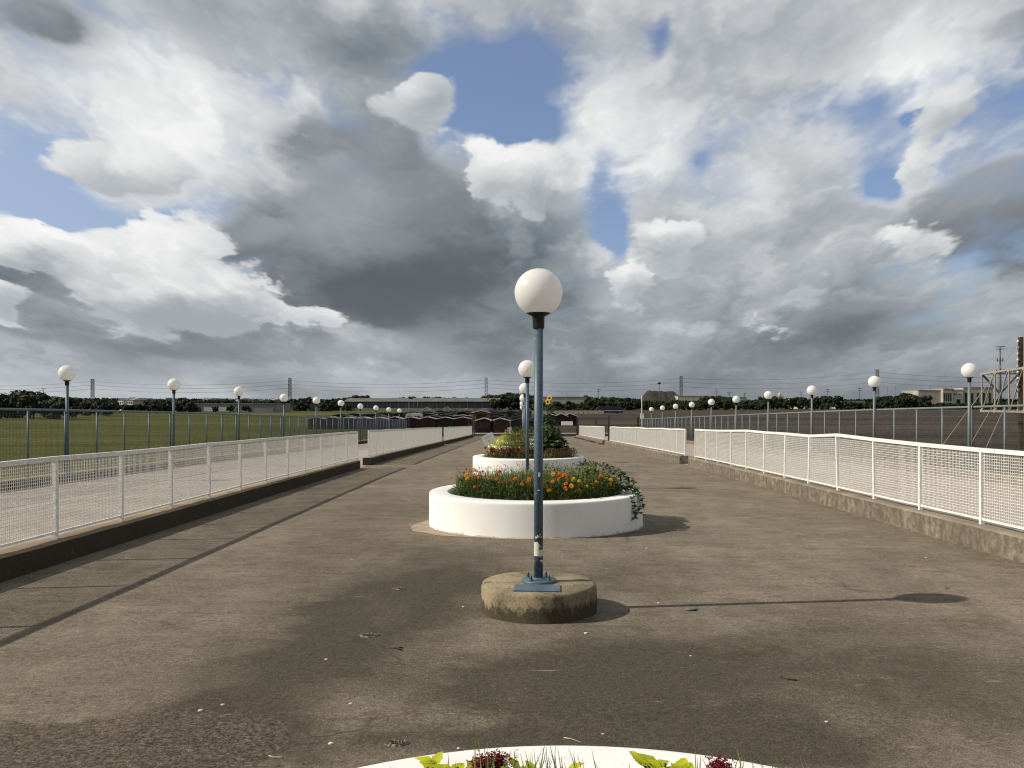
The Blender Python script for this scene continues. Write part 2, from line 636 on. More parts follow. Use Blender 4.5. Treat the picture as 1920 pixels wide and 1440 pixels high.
    c = n_mix(t, n_range(t, n_noise(t, v, 42, 2, .5), .71, .75, 0, .6), c, (.30, .26, .21))
    vc = t.nodes.new('ShaderNodeTexVoronoi')
    vc.feature = 'DISTANCE_TO_EDGE'
    t.links.new(n_map(t, warped, (.32, .55, 1)), vc.inputs['Vector'])
    vc.inputs['Scale'].default_value = 1.0
    crk = n_math(t, 'MULTIPLY', n_range(t, vc.outputs['Distance'], .001, .006, .55, 0), n_range(t, n_noise(t, v, .8, 3), .50, .58))
    c = n_mix(t, crk, c, (.045, .038, .028))
    scr = n_noise(t, n_map(t, v, (1.2, 9, 1)), 2.4, 3, .5)
    c = n_mix(t, n_math(t, 'MULTIPLY', n_range(t, scr, .70, .73, 0, .5), n_range(t, n_noise(t, v, 1.3, 2), .45, .6)), c, (.34, .30, .24))
    t.links.new(c, b.inputs['Base Color'])
    b.inputs['Roughness'].default_value = .95
    b.inputs['Specular IOR Level'].default_value = .15
    h = n_math(t, 'MULTIPLY_ADD', fine, .5, n_math(t, 'MULTIPLY_ADD', pf, n_math(t, 'MULTIPLY_ADD', coarse, 1.6, -1.5), grit))
    n_bump(t, b, h, .55, .006)
    return m


def concrete_stained(name, clean, dirty, ztop, zbot, strength=.85, streak=True):
    """Cast concrete: warm clean stone with black growth in ragged patches, thicker low down."""
    m, t, b = nt(name)
    v = n_coord(t)
    s = t.nodes.new('ShaderNodeSeparateXYZ')
    t.links.new(v, s.inputs[0])
    st = n_noise(t, n_map(t, v, (1.6, 1.6, .9)), 3.4, 6, .75)
    pt = n_noise(t, v, 8., 7, .75)
    hgt = n_range(t, s.outputs[2], zbot, ztop * .8, .27, -.10)
    f = n_math(t, 'ADD', n_math(t, 'ADD', n_math(t, 'MULTIPLY', st, .9), n_math(t, 'MULTIPLY', pt, .75)), hgt)
    g = n_range(t, f, .74, .96, 0, strength)
    tone = n_mix(t, n_range(t, n_noise(t, v, 2.2, 5), .35, .65), clean, tuple(q * .62 for q in clean))
    c = n_mix(t, g, tone, dirty)
    c = n_mix(t, n_range(t, n_noise(t, v, 60, 4, .8), .46, .66, 0, .6), c, tuple(q * .35 for q in clean))
    t.links.new(c, b.inputs['Base Color'])
    b.inputs['Roughness'].default_value = .95
    b.inputs['Specular IOR Level'].default_value = .12
    n_bump(t, b, n_math(t, 'MULTIPLY_ADD', pt, 1.5, n_noise(t, v, 60, 4, .8)), .8, .012)
    return m


def kerb_mat(name, clean, dirty, side):
    """Long kerb: pale worn top, dark growth with drips down the sides, deepened by painted shade on the grass side."""
    m, t, b = nt(name)
    v = n_coord(t)
    g = t.nodes.new('ShaderNodeNewGeometry')
    s = t.nodes.new('ShaderNodeSeparateXYZ')
    t.links.new(g.outputs['True Normal'], s.inputs[0])
    upf = n_range(t, s.outputs[2], .3, .8)
    st = n_noise(t, n_map(t, v, (1, 3., 1.0)), 2.6, 6, .75)
    pt = n_noise(t, v, 6., 7, .75)
    f = n_math(t, 'ADD', n_math(t, 'MULTIPLY', st, .35), n_math(t, 'MULTIPLY', pt, .85))
    gro_shade = n_range(t, f, *((.34, .50) if side < 0 else (.46, .70)))  # heavier cover on the grass side also paints in the shade of that face
    gro_shade = n_math(t, 'MULTIPLY', gro_shade, n_math(t, 'MULTIPLY_ADD', upf, -.72, .96 if side < 0 else .85))
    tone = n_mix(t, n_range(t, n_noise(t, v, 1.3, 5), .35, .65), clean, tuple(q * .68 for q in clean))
    c = n_mix(t, gro_shade, tone, dirty)
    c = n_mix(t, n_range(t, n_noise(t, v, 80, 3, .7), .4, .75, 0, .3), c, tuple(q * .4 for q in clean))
    t.links.new(c, b.inputs['Base Color'])
    b.inputs['Roughness'].default_value = .95
    b.inputs['Specular IOR Level'].default_value = .12
    n_bump(t, b, n_math(t, 'MULTIPLY_ADD', pt, 1.2, n_noise(t, v, 90, 3, .7)), .5, .008)
    return m


def sidepath_mat():
    m, t, b = nt('pale_concrete_paving')
    v = n_coord(t)
    c = n_mix(t, n_range(t, n_noise(t, v, .8, 6, .6), .35, .68), (.42, .36, .305), (.30, .255, .215))
    c = n_mix(t, n_range(t, n_noise(t, v, 55, 3, .7), .40, .72, 0, .4), c, (.17, .14, .12))
    # a wandering crack along the path and one slab joint every 6 m
    s = t.nodes.new('ShaderNodeSeparateXYZ')
    t.links.new(v, s.inputs[0])
    ax = n_math(t, 'ABSOLUTE', s.outputs[0])
    wob = n_math(t, 'MULTIPLY_ADD', n_noise(t, v, .9, 4), .5, -.25)
    cr_ = n_math(t, 'ABSOLUTE', n_math(t, 'SUBTRACT', n_math(t, 'ADD', ax, wob), 9.7))
    c = n_mix(t, n_range(t, cr_, .012, .035, .75, 0), c, (.09, .07, .06))
    jy = n_math(t, 'ABSOLUTE', n_math(t, 'SUBTRACT', n_math(t, 'PINGPONG', s.outputs[1], 3.0), 3.0))
    c = n_mix(t, n_range(t, jy, .008, .02, .7, 0), c, (.08, .065, .055))
    c = n_mix(t, n_range(t, n_noise(t, n_map(t, v, (1, .3, 1)), 1.4, 5, .7), .62, .70, 0, .6), c, (.15, .12, .10))
    t.links.new(c, b.inputs['Base Color'])
    b.inputs['Roughness'].default_value = .9
    b.inputs['Specular IOR Level'].default_value = .15
    n_bump(t, b, n_noise(t, v, 80, 3, .7), .35, .006)
    return m


def land_mat(name, a, b_, c_, s1=.012, stretch=(1, 1, 1), tuft=None):
    m, t, b = nt(name)
    v = n_coord(t)
    vv = n_map(t, v, stretch)
    c = n_mix(t, n_range(t, n_noise(t, vv, s1, 6, .6), .38, .62), a, b_)
    c = n_mix(t, n_range(t, n_noise(t, vv, s1 * 7, 6, .65), .45, .68, 0, .8), c, c_)
    c = n_mix(t, n_range(t, n_noise(t, v, .9, 5, .7), .4, .7, 0, .45), c, tuple(q * .55 for q in a))
    if tuft:
        c = n_mix(t, n_range(t, n_noise(t, v, 4.5, 4, .75), .5, .72, 0, .7), c, tuft)
    t.links.new(c, b.inputs['Base Color'])
    b.inputs['Roughness'].default_value = 1
    b.inputs['Specular IOR Level'].default_value = .05
    n_bump(t, b, n_noise(t, v, 3.5, 4, .7), .6, .15)
    return m


def globe_mat():
    m, t, b = nt('opal_globe')
    b.inputs['Base Color'].default_value = (.90, .90, .89, 1)
    b.inputs['Roughness'].default_value = .22
    b.inputs['Specular IOR Level'].default_value = .35
    tr = t.nodes.new('ShaderNodeBsdfTranslucent')
    tr.inputs[0].default_value = (.96, .95, .92, 1)
    mx = t.nodes.new('ShaderNodeMixShader')
    mx.inputs[0].default_value = .42
    t.links.new(b.outputs[0], mx.inputs[1])
    t.links.new(tr.outputs[0], mx.inputs[2])
    t.links.new(mx.outputs[0], t.nodes['Material Output'].inputs[0])
    return m


def sticker_mat():
    m, t, b = nt('torn_sticker')
    v = n_coord(t)
    c = n_mix(t, n_range(t, n_noise(t, n_map(t, v, (1, 1, .8), (.3, .1, .2)), 9, 3, .6, .8), .50, .53), (.60, .57, .51), (.035, .045, .065))
    t.links.new(c, b.inputs['Base Color'])
    b.inputs['Roughness'].default_value = .5
    return m


def painted(name, col, dirt=(.3, .26, .2), amt=.35, rough=.45, sc1=2.5, chip=None):
    m, t, b = nt(name)
    v = n_coord(t)
    c = n_mix(t, n_range(t, n_noise(t, v, sc1, 6, .65), .5, .8, 0, amt), col, dirt)
    c = n_mix(t, n_range(t, n_noise(t, n_map(t, v, (1, 1, .25)), 9, 5, .7), .56, .78, 0, amt), c, dirt)
    c = n_mix(t, 1.0, c, n_mix(t, n_range(t, n_noise(t, v, 26, 5, .75), .35, .7), (.78, .78, .78), (1.2, 1.18, 1.12)), 'MULTIPLY')
    if chip:
        c = n_mix(t, n_range(t, n_noise(t, v, 14, 4, .7), .685, .70), c, chip)
    t.links.new(c, b.inputs['Base Color'])
    b.inputs['Roughness'].default_value = rough
    b.inputs['Specular IOR Level'].default_value = .35
    n_bump(t, b, n_noise(t, v, 40, 4, .6), .12, .004)
    return m


def wall_paint():
    m, t, b = nt('white_wall_paint')
    v = n_coord(t)
    s = t.nodes.new('ShaderNodeSeparateXYZ')
    t.links.new(v, s.inputs[0])
    c = n_mix(t, n_range(t, n_noise(t, v, 1.6, 6, .65), .45, .75, 0, .3), (.80, .79, .765), (.66, .63, .57))
    runs = n_noise(t, n_map(t, v, (1, 1, .12)), 7, 5, .7)
    c = n_mix(t, n_range(t, runs, .58, .72, 0, .35), c, (.50, .46, .39))
    low = n_math(t, 'ADD', n_range(t, s.outputs[2], .0, .10, .34, 0), n_noise(t, v, 7, 6, .75))
    c = n_mix(t, n_range(t, low, .66, .82, 0, .7), c, (.34, .28, .21))
    c = n_mix(t, n_range(t, n_noise(t, v, 38, 3, .6), .70, .73, 0, .6), c, (.45, .42, .37))
    t.links.new(c, b.inputs['Base Color'])
    b.inputs['Roughness'].default_value = .7
    b.inputs['Specular IOR Level'].default_value = .25
    n_bump(t, b, n_math(t, 'MULTIPLY_ADD', n_noise(t, v, 3, 4), 2., n_noise(t, v, 45, 4, .65)), .22, .006)
    return m


M = dict(
    deck=deck_mat(), path=sidepath_mat(),
    kerb_l=kerb_mat('kerb_concrete_shaded', (.38, .30, .20), (.036, .030, .022), -1),  # darker copy: growth plus the shade on the grass-side kerb faces
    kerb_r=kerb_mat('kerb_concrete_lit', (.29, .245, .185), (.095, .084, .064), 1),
    plinth=concrete_stained('plinth_concrete', (.36, .30, .195), (.030, .026, .018), .27, 0.),
    white=wall_paint(),
    wfence=painted('white_fence_paint', (.80, .795, .77), (.55, .50, .42), .25, .45, 3., chip=(.30, .17, .09)),
    wire=painted('white_wire_paint', (.80, .79, .75), (.50, .44, .36), .30, .5, 3.),
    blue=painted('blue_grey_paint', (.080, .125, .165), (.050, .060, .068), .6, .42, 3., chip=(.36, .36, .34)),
    pale=painted('faded_sunlit_blue_paint', (.155, .185, .20), (.26, .25, .22), .7, .5, 3., chip=(.55, .54, .50)),  # paler copy of the blue: dusty fading plus sunlight put into the colour
    bmesh=mat('dull_wire', (.085, .10, .105), (.05, .055, .055), 5, .6),
    black=mat('black_plastic', (.012, .014, .014), (.022, .022, .02), 8, .42),
    globe=globe_mat(), sticker=sticker_mat(),
    soil=mat('dark_soil', (.055, .038, .026), (.022, .016, .012), 12, .95, bump=.9, bscale=50),
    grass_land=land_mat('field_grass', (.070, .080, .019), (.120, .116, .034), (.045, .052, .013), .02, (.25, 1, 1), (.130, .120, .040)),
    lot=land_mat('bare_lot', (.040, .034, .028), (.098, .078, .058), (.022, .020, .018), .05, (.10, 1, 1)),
    earth=land_mat('far_land', (.065, .062, .038), (.08, .075, .05), (.05, .048, .03), .006),
    trunk=mat('bark', (.075, .058, .042), (.04, .032, .024), 6, .9),
    crown=leaf_mat('tree_leaves', [(.008, .014, .006), (.016, .024, .010), (.026, .036, .014), (.040, .050, .020)], .7, .15),
    crown2=leaf_mat('tree_leaves_lighter', [(.010, .016, .005), (.018, .027, .008), (.028, .038, .011), (.042, .052, .016)], .7, .15),
    steel=mat('grey_steel', (.15, .16, .17), (.10, .105, .11), 2, .6),
)

# ---------------------------------------------------------------- land and walkway
def sheet(name, pts, z, m):
    b = MB()
    n = len(pts)
    b.v = [(x, y, z) for x, y in pts]
    b.f = [tuple(range(n))]
    b.sm = [False]
    return struct(b.obj(name, m))


sheet('ground', [(-6000, -900), (6000, -900), (6000, 9000), (-6000, 9000)], GZ - .008, M['earth'])
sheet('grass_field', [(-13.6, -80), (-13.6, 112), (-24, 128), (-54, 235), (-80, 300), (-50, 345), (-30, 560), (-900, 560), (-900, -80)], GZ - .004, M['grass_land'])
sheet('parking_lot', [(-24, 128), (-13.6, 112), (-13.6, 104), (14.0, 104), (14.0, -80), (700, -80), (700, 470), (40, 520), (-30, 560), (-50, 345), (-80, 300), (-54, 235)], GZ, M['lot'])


def strip(name, x0, x1, m, ys, skirt=True):
    b = MB()
    nx = 2
    for i, y in enumerate(ys):
        b.v += [(x0, y, dz(y)), (x1, y, dz(y))]
    for i in range(len(ys) - 1):
        k = 2 * i
        b.f.append((k, k + 1, k + 3, k + 2))
        b.sm.append(False)
    if skirt:
        for i in range(len(ys) - 1):
            for x in (x0, x1):
                b.quad((x, ys[i], dz(ys[i])), (x, ys[i + 1], dz(ys[i + 1])), (x, ys[i + 1], GZ - .02), (x, ys[i], GZ - .02))
        for y in (ys[0], ys[-1]):
            b.quad((x0, y, dz(y)), (x1, y, dz(y)), (x1, y, GZ - .02), (x0, y, GZ - .02))
    return struct(b.obj(name, m))


YS = [-14 + 2 * i for i in range(61)]
XL, XR = -5.95, 6.50
strip('walkway', XL, XR, M['deck'], YS)
strip('side_path', -13.25, XL - .002, M['path'], YS)
strip('side_path', XR + .002, 13.75, M['path'], YS)


def kerb(name, x0, x1, ya, yb, h, m, label, group, seed):
    """A rough cast kerb that follows the walkway."""
    t = MB()
    n = max(2, int((yb - ya) / .22))
    r = random.Random(seed)
    sec = [(x0, -.02), (x0, h * .45), (x0 + .0, h - .025), (x0 + .03, h), ((x0 + x1) / 2, h + .002), (x1 - .03, h), (x1, h - .025), (x1, h * .45), (x1, -.02)]
    for i in range(n + 1):
        y = ya + (yb - ya) * i / n
        for k, (x, z) in enumerate(sec):
            q = mnoise.noise((x * 3, y * 1.7, z * 6 + seed)) * .012 + mnoise.noise((x * 9, y * 6., z * 15)) * .007
            sx = -1 if x < (x0 + x1) / 2 else 1
            t.v.append((x + sx * q, y, dz(y) + z + (q * .6 if z > 0 else 0)))
    s = len(sec)
    for i in range(n):
        for k in range(s - 1):
            a = i * s + k
            t.f.append((a, a + 1, a + s + 1, a + s))
            t.sm.append(False)
    t.f.append(tuple(range(s)))
    t.f.append(tuple(n * s + k for k in reversed(range(s))))
    t.sm += [False, False]
    return tag(t.obj(name, m), label, 'kerb', group)


HL, HR = .29, .33
G_K = 'low concrete kerbs under the white fences'
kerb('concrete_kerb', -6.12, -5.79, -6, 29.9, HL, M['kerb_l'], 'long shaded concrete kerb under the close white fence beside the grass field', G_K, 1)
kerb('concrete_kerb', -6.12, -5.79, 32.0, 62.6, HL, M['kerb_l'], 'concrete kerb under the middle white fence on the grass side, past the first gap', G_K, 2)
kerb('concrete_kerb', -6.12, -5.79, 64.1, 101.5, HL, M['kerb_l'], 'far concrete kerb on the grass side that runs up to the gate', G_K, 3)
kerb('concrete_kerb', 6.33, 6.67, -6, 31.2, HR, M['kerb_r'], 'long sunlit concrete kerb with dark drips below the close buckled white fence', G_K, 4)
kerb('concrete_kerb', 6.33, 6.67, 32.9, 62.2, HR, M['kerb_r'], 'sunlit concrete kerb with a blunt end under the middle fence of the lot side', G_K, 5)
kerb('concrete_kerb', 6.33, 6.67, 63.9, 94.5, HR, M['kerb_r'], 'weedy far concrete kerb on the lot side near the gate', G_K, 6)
G_E = 'edge kerbs under the blue fences'
kerb('edge_kerb', -13.22, -12.76, -10, 104, .24, M['kerb_l'], 'dark concrete edge kerb under the blue fence by the grass field', G_E, 7)
kerb('edge_kerb', 13.26, 13.72, -10, 104, .24, M['kerb_r'], 'concrete edge kerb under the blue fence by the bare lot', G_E, 8)


# ---------------------------------------------------------------- white mesh fences
def wire_panel(ya, yb, X, za0, zb0, za1, zb1, pitch, w, name, m, parent, thick=None):
    """Welded mesh between two posts: (ya, za0..za1) to (yb, zb0..zb1)."""
    b = MB()
    thick = thick or w
    nv = max(2, int(round((yb - ya) / pitch)))
    for i in range(1, nv):
        f = i / nv
        y = ya + (yb - ya) * f + mnoise.noise((ya * 3.1, i * .9, X)) * pitch * .12
        b.bar((X, y, za0 + (zb0 - za0) * f), (X, y, za1 + (zb1 - za1) * f), w, thick, up=(1, 0, 0), caps=False)
    nh = max(2, int(round((za1 - za0) / pitch)))
    for i in range(1, nh):
        f = i / nh
        b.bar((X + thick * .8, ya, za0 + (za1 - za0) * f), (X + thick * .8, yb, zb0 + (zb1 - zb0) * f), thick, w, caps=False)
    return b.obj(name, m, parent)


def white_fence(X, ys, hk, top, lean, label, side):
    """top: rail height over the walkway at each post; lean: sideways shift of each post's head."""
    t = thing('mesh_fence', label, 'fence', (X, ys[0], dz(ys[0]) + hk), 'white mesh fences along the walkway')
    g = .075
    rail = MB()
    low = MB()
    for i in range(len(ys) - 1):
        a = (X + lean[i], ys[i], dz(ys[i]) + top[i] - .03)
        b_ = (X + lean[i + 1], ys[i + 1], dz(ys[i + 1]) + top[i + 1] - .03)
        rail.bar(a, b_, .06, .06)
        low.bar((X, ys[i], dz(ys[i]) + hk + g), (X, ys[i + 1], dz(ys[i + 1]) + hk + g), .025, .03)
    rail.obj('top_rail', M['wfence'], t)
    low.obj('bottom_rail', M['wfence'], t)
    for i, y in enumerate(ys):
        z0 = dz(y) + hk
        p = MB()
        p.bar((X, y, z0), (X + lean[i], y, dz(y) + top[i] - .061), .052, .056, up=(1, 0, 0))
        p.obj('post', M['wfence'], t)
        if i < len(ys) - 1:
            y2 = ys[i + 1]
            wire_panel(y + .028, y2 - .028, X, z0 + g + .015, dz(y2) + hk + g + .015,
                       dz(y) + top[i] - .065, dz(y2) + top[i + 1] - .065, .0405, .0056 if side < 0 else .0062, 'mesh_panel', M['wire'], t)
    return t


def run(y0, y1, n):
    return [y0 + (y1 - y0) * i / n for i in range(n + 1)]


_zr = random.Random(8)
zero = lambda n: [_zr.uniform(-.014, .014) for _ in range(n)]
wob = random.Random(3)
PL = .189e-3 * FPX * 5.95
ysA = [5.95 * FPX / 872 + PL * (k) for k in range(-7, 0)] + [5.95 * FPX / d for d in (872, 749, 656, 584.5, 526, 478, 437, 404, 374, 349, 326, 306)]
white_fence(XL, ysA, HL, [1.335 + wob.uniform(-.008, .008) for _ in ysA], zero(len(ysA)), 'long white mesh fence in shade nearest the viewer beside the grass field', -1)
ysB = run(32.3, 62.3, 17)
white_fence(XL, ysB, HL, [1.35 + wob.uniform(-.01, .01) for _ in ysB], zero(len(ysB)), 'middle white mesh fence on the grass side, between two gaps in its row', -1)
ysC = run(64.4, 101.0, 21)
white_fence(XL, ysC, HL, [1.35 + wob.uniform(-.012, .012) for _ in ysC], zero(len(ysC)), 'farthest white mesh fence on the grass side, ending at the green gate post', -1)
dR = (865, 750, 664, 596, 541, 496, 457, 424, 396, 370, 348, 328)
tR = (840, 830, 821, 812.7, 815, 811, 808.7, 805.5, 805.8, 805.8, 805.3, 804)
ysD = [6.5 * FPX / 865 - 1.735 * k for k in range(7, 0, -1)] + [6.5 * FPX / d for d in dR]
tops = [1.40] * 7 + [EYE - (ty - VPY) * y / FPX - dz(y) for ty, y in zip(tR, ysD[7:])]
lean = [0.] * 7 + [.0, .0, -.01, -.03, .02, .02, .01, .0, -.02, .0, .01, 0.]
white_fence(XR, ysD, HR, tops, lean, 'long sunlit white mesh fence with a buckled top rail beside the bare lot', 1)
ysE = run(32.85 * 6.5 / 6.55, 60.1, 16)
white_fence(XR, ysE, HR, [1.40 + wob.uniform(-.018, .018) for _ in ysE], zero(len(ysE)), 'middle bright white mesh fence on the lot side, past the blunt kerb end', 1)
ysF = run(64.0, 91.0, 16)
white_fence(XR, ysF, HR, [1.40 + wob.uniform(-.015, .015) for _ in ysF], zero(len(ysF)), 'farthest bright white mesh fence on the lot side by the dark gate', 1)


# ---------------------------------------------------------------- blue fences
def blue_fence(X, ys, top, label, pm):
    t = thing('blue_fence', label, 'fence', (X, ys[0], dz(ys[0]) + .24), 'blue fences along the outer edges')
    r = MB()
    pts = [(X, y, dz(y) + top - .03) for y in ys]
    r.tube(pts, .033, 8)
    r.obj('top_rail', pm, t)
    for i, y in enumerate(ys):
        p = MB()
        p.tube([(X, y, dz(y) + .235), (X, y, dz(y) + top - .05)], .028, 8)
        p.obj('post', pm, t)
        if i < len(ys) - 1:
            y2 = ys[i + 1]
            wire_panel(y + .03, y2 - .03, X, dz(y) + .30, dz(y2) + .30, dz(y) + top - .07, dz(y2) + top - .07,
                       .06 if y < 40 else .09, (.0042 if X < 0 else .0030) if y < 40 else (.008 if X < 0 else .005), 'mesh_panel', M['bmesh'], t)
    return t


pL = .0880e-3 * FPX * 13.0
y0L = 13.0 * FPX * 1.171e-3
ysL = [y0L + pL * k for k in range(-9, 42)]
ysL = [y for y in ysL if y < 96]
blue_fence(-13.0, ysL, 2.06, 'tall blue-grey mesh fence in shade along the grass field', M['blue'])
pR = .0815e-3 * FPX * 13.5
y0R = 13.5 * FPX * 1.183e-3
ysR = [y0R + pR * k for k in range(-9, 42)]
ysR = [y for y in ysR if y < 92.5]
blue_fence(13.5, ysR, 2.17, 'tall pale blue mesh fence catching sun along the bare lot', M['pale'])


# ---------------------------------------------------------------- globe lamps
def lamp_top(t, pm, hc, pole_from):
    """Pole, black holder and globe; hc is the height of the globe's centre over the thing's origin."""
    p = MB()
    p.tube([(0, 0, pole_from), (0, 0, hc - .30)], .0435, 20)
    p.obj('pole', pm, t, local=True)
    c = MB()
    c.lathe([(.0, hc - .345), (.054, hc - .345), (.056, hc - .34), (.058, hc - .235), (.062, hc - .228), (.112, hc - .203), (.118, hc - .196), (.112, hc - .192), (0, hc - .192)], 28)
    c.obj('lamp_holder', M['black'], t, local=True)
    g = MB()
    R = .2295
    prof = []
    for i in range(29):
        a = -PI / 2 + math.radians(27) + (PI - math.radians(27)) * i / 28
        prof.append((max(1e-7, R * math.cos(a)), hc + R * math.sin(a)))
    g.lathe(prof, 48)
    g.f = [f for f in g.f if len(f) == 4]
    g.sm = g.sm[:len(g.f)]
    g.obj('globe', M['globe'], t, local=True)


def centre_lamp(x, y, label):
    t = thing('globe_lamp', label, 'lamp', (x, y, dz(y)), 'globe lamps down the middle of the walkway')
    b = MB()
    b.lathe([(.555, -.02), (.548, .012), (.552, .10), (.548, .235), (.540, .256), (.522, .268), (.3, .272), (0.0001, .272)], 56, jit=.03, seed=y)
    b.obj('plinth', M['plinth'], t, local=True)
    d = MB()
    d.lathe([(.165, .268), (.168, .275), (.168, .292), (.162, .298), (.06, .300), (.055, .312), (.044, .316)], 36)
    d.obj('base_plate', M['blue'], t, local=True)
    for k in range(4):
        a = math.radians(45 + 90 * k + 8)
        bx, by = .122 * math.cos(a), .122 * math.sin(a)
        q = MB()
        q.tube([(bx, by, .295), (bx, by, .318)], .021, 6, smooth=False)
        q.tube([(bx, by, .318), (bx, by, .352)], .011, 8)
        q.obj('anchor_bolt', M['blue'], t, local=True)
    c = MB()
    r = math.radians(-3)
    for (x0, x1, y0, y1, z0, z1) in ((-.215, .21, -.43, -.165, .268, .281),):
        pts = [(x0, y0), (x1, y0), (x1, y1), (x0, y1)]
        pts = [(px * math.cos(r) - py * math.sin(r), px * math.sin(r) + py * math.cos(r)) for px, py in pts]
        c.hexa([(*p, z0) for p in pts] + [(*p, z1) for p in pts])
    c.obj('cover_plate', M['blue'], t, local=True)
    lamp_top(t, M['blue'], 3.04, .30)
    return t


cl = centre_lamp(.172, 7.92, 'close globe lamp on a round concrete plinth with a torn sticker on its pole')
s = MB()
for (z0, z1, a0, a1) in ((.47, .66, -165, -15), (.69, .725, -150, -40)):
    n = 14
    for k in range(n):
        t0, t1 = [math.radians(a0 + (a1 - a0) * q / n) for q in (k, k + 1)]
        R = .0448
        s.quad((R * math.cos(t0), R * math.sin(t0), z0 + .012 * math.sin(3 * t0)), (R * math.cos(t1), R * math.sin(t1), z0 + .012 * math.sin(3 * t1)),
               (R * math.cos(t1), R * math.sin(t1), z1 + .008 * math.sin(9 * t1)), (R * math.cos(t0), R * math.sin(t0), z1 + .008 * math.sin(9 * t0)), True)
s.obj('sticker', M['sticker'], cl, local=True, label='torn white and black sticker')
s = MB()
s.tube([(.0, 0, .676), (.0, 0, .682)], .0475, 20)
s.obj('pole_band', M['black'], cl, local=True)
for (z, a, w, h) in ((1.30, -80, .008, .05), (1.15, -88, .008, .012)):
    s = MB()
    for k in range(3):
        t0, t1 = math.radians(a) + w / .0445 * (k - 1.5), math.radians(a) + w / .0445 * (k - .5)
        e0, e1 = (h * (.3, .5, .4, .1)[k]), (h * (.5, .4, .1, .1)[k])
        s.quad((.0446 * math.cos(t0), .0446 * math.sin(t0), z - e0), (.0446 * math.cos(t1), .0446 * math.sin(t1), z - e1),
               (.0446 * math.cos(t1), .0446 * math.sin(t1), z + e1), (.0446 * math.cos(t0), .0446 * math.sin(t0), z + e0), True)
    s.obj('paint_chip', M['white'], cl, local=True)
ordn = ['first', 'second', 'third', 'fourth', 'fifth', 'sixth', 'seventh', 'eighth', 'ninth', 'tenth']
for k in range(1, 6):
    y = 7.92 + 12.9 * k
    L = copy_tree(centre_proto) if k > 1 else centre_lamp(.172, y, '')
    if k == 1:
        centre_proto = L
    L.location = (.172, y, dz(y))
    L['label'] = {1: 'second globe lamp of the middle row, between the two closest flower planters'}.get(
        k, f'small {ordn[k]} globe lamp of the middle row, partly behind the close pole')

hL, hR = 3.05, 3.15
side = None
G_L, G_R = 'globe lamps along the blue fence by the grass field', 'globe lamps along the blue fence by the bare lot'


def side_lamp(pm):
    t = thing('globe_lamp', '', 'lamp', (0, 0, 0), G_L)
    b = MB()
    b.lathe([(.10, .235), (.10, .252), (.05, .256), (.045, .27)], 20)
    b.obj('base_plate', pm, t, local=True)
    lamp_top(t, pm, hL, .25)
    return t


zL = [700, 721, 734, 746, 751, 756, 762, 765, 768, 770]
zR = [695, 716, 732, 741, 749, 754, 759, 762, 765, 767.5]
inv0, dinv = 1.178e-3, .3530e-3
for k in range(10):
    y = 12.87 * FPX * (1.178 + .3585 * k) / 1000
    o = side_lamp(M['blue']) if k == 0 else copy_tree(side)
    if k == 0:
        side = o
    o.location = (-12.87, y, EYE + (VPY - zL[k]) * y / FPX - hL)
    o.rotation_euler = (wob.uniform(-.008, .008), wob.uniform(-.008, .008), wob.uniform(0, 6))
    o['label'] = f'globe lamp by the grass-side blue fence, {ordn[k]} along from the near end'
for k in range(10):
    y = 13.36 * FPX * (1.189 + .3215 * k) / 1000
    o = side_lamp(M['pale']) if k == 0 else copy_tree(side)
    if k == 0:
        side = o
    o.location = (13.36, y, EYE + (VPY - zR[k]) * y / FPX - hL)
    o['group'] = G_R
    o.rotation_euler = (wob.uniform(-.008, .008), wob.uniform(-.008, .008), wob.uniform(0, 6))
    o['label'] = f'globe lamp by the lot-side blue fence, {ordn[k]} along from the near end'

# ---------------------------------------------------------------- planters
PX_ = .26
HP = .57


def planter(x, y, label):
    t = thing('round_planter', label, 'planter', (x, y, dz(y)), 'round white planters down the middle of the walkway')
    b = MB()
    b.lathe([(1.83, -.06), (1.835, .0), (1.83, .06), (1.830, HP - .06), (1.829, HP - .034), (1.826, HP - .018), (1.817, HP - .006), (1.802, HP), (1.78, HP + .001), (1.53, HP + .002), (1.51, HP - .006), (1.50, HP - .025), (1.495, .2)],
            128, jit=.004, seed=y)
    b.f = [f for f in b.f if len(f) == 4]
    b.sm = b.sm[:len(b.f)]
    b.obj('wall', M['white'], t, local=True)
    s = MB()
    n = 40
    for i in range(13):
        r = 1.5 * i / 12
        for k in range(n):
            a = 2 * PI * k / n
            s.v.append((r * math.cos(a), r * math.sin(a), HP - .10 + .03 * mnoise.noise((r * 5 * math.cos(a), r * 5 * math.sin(a), y))))
    for i in range(12):
        for k in range(n):
            a, c = i * n + k, i * n + (k + 1) % n
            s.f.append((a, c, c + n, a + n))
            s.sm.append(True)
    s.obj('soil', M['soil'], t, local=True)
    return t


PYS = [1.38, 14.3, 27.2, 40.1, 53.0]
p0_ = planter(.17, 1.60, 'round white planter at the viewer\'s feet, only its far rim showing')
p0_.scale = (.875, .875, 1)
planter(PX_, PYS[1], 'round white planter full of orange marigolds behind the close lamp')
planter(PX_, PYS[2], 'round white planter with red cockscomb and a tall sunflower')
planter(PX_, PYS[3], 'round white planter with a tilted sign, third one out')
planter(PX_, PYS[4], 'round white planter hidden behind the others, fourth one out')

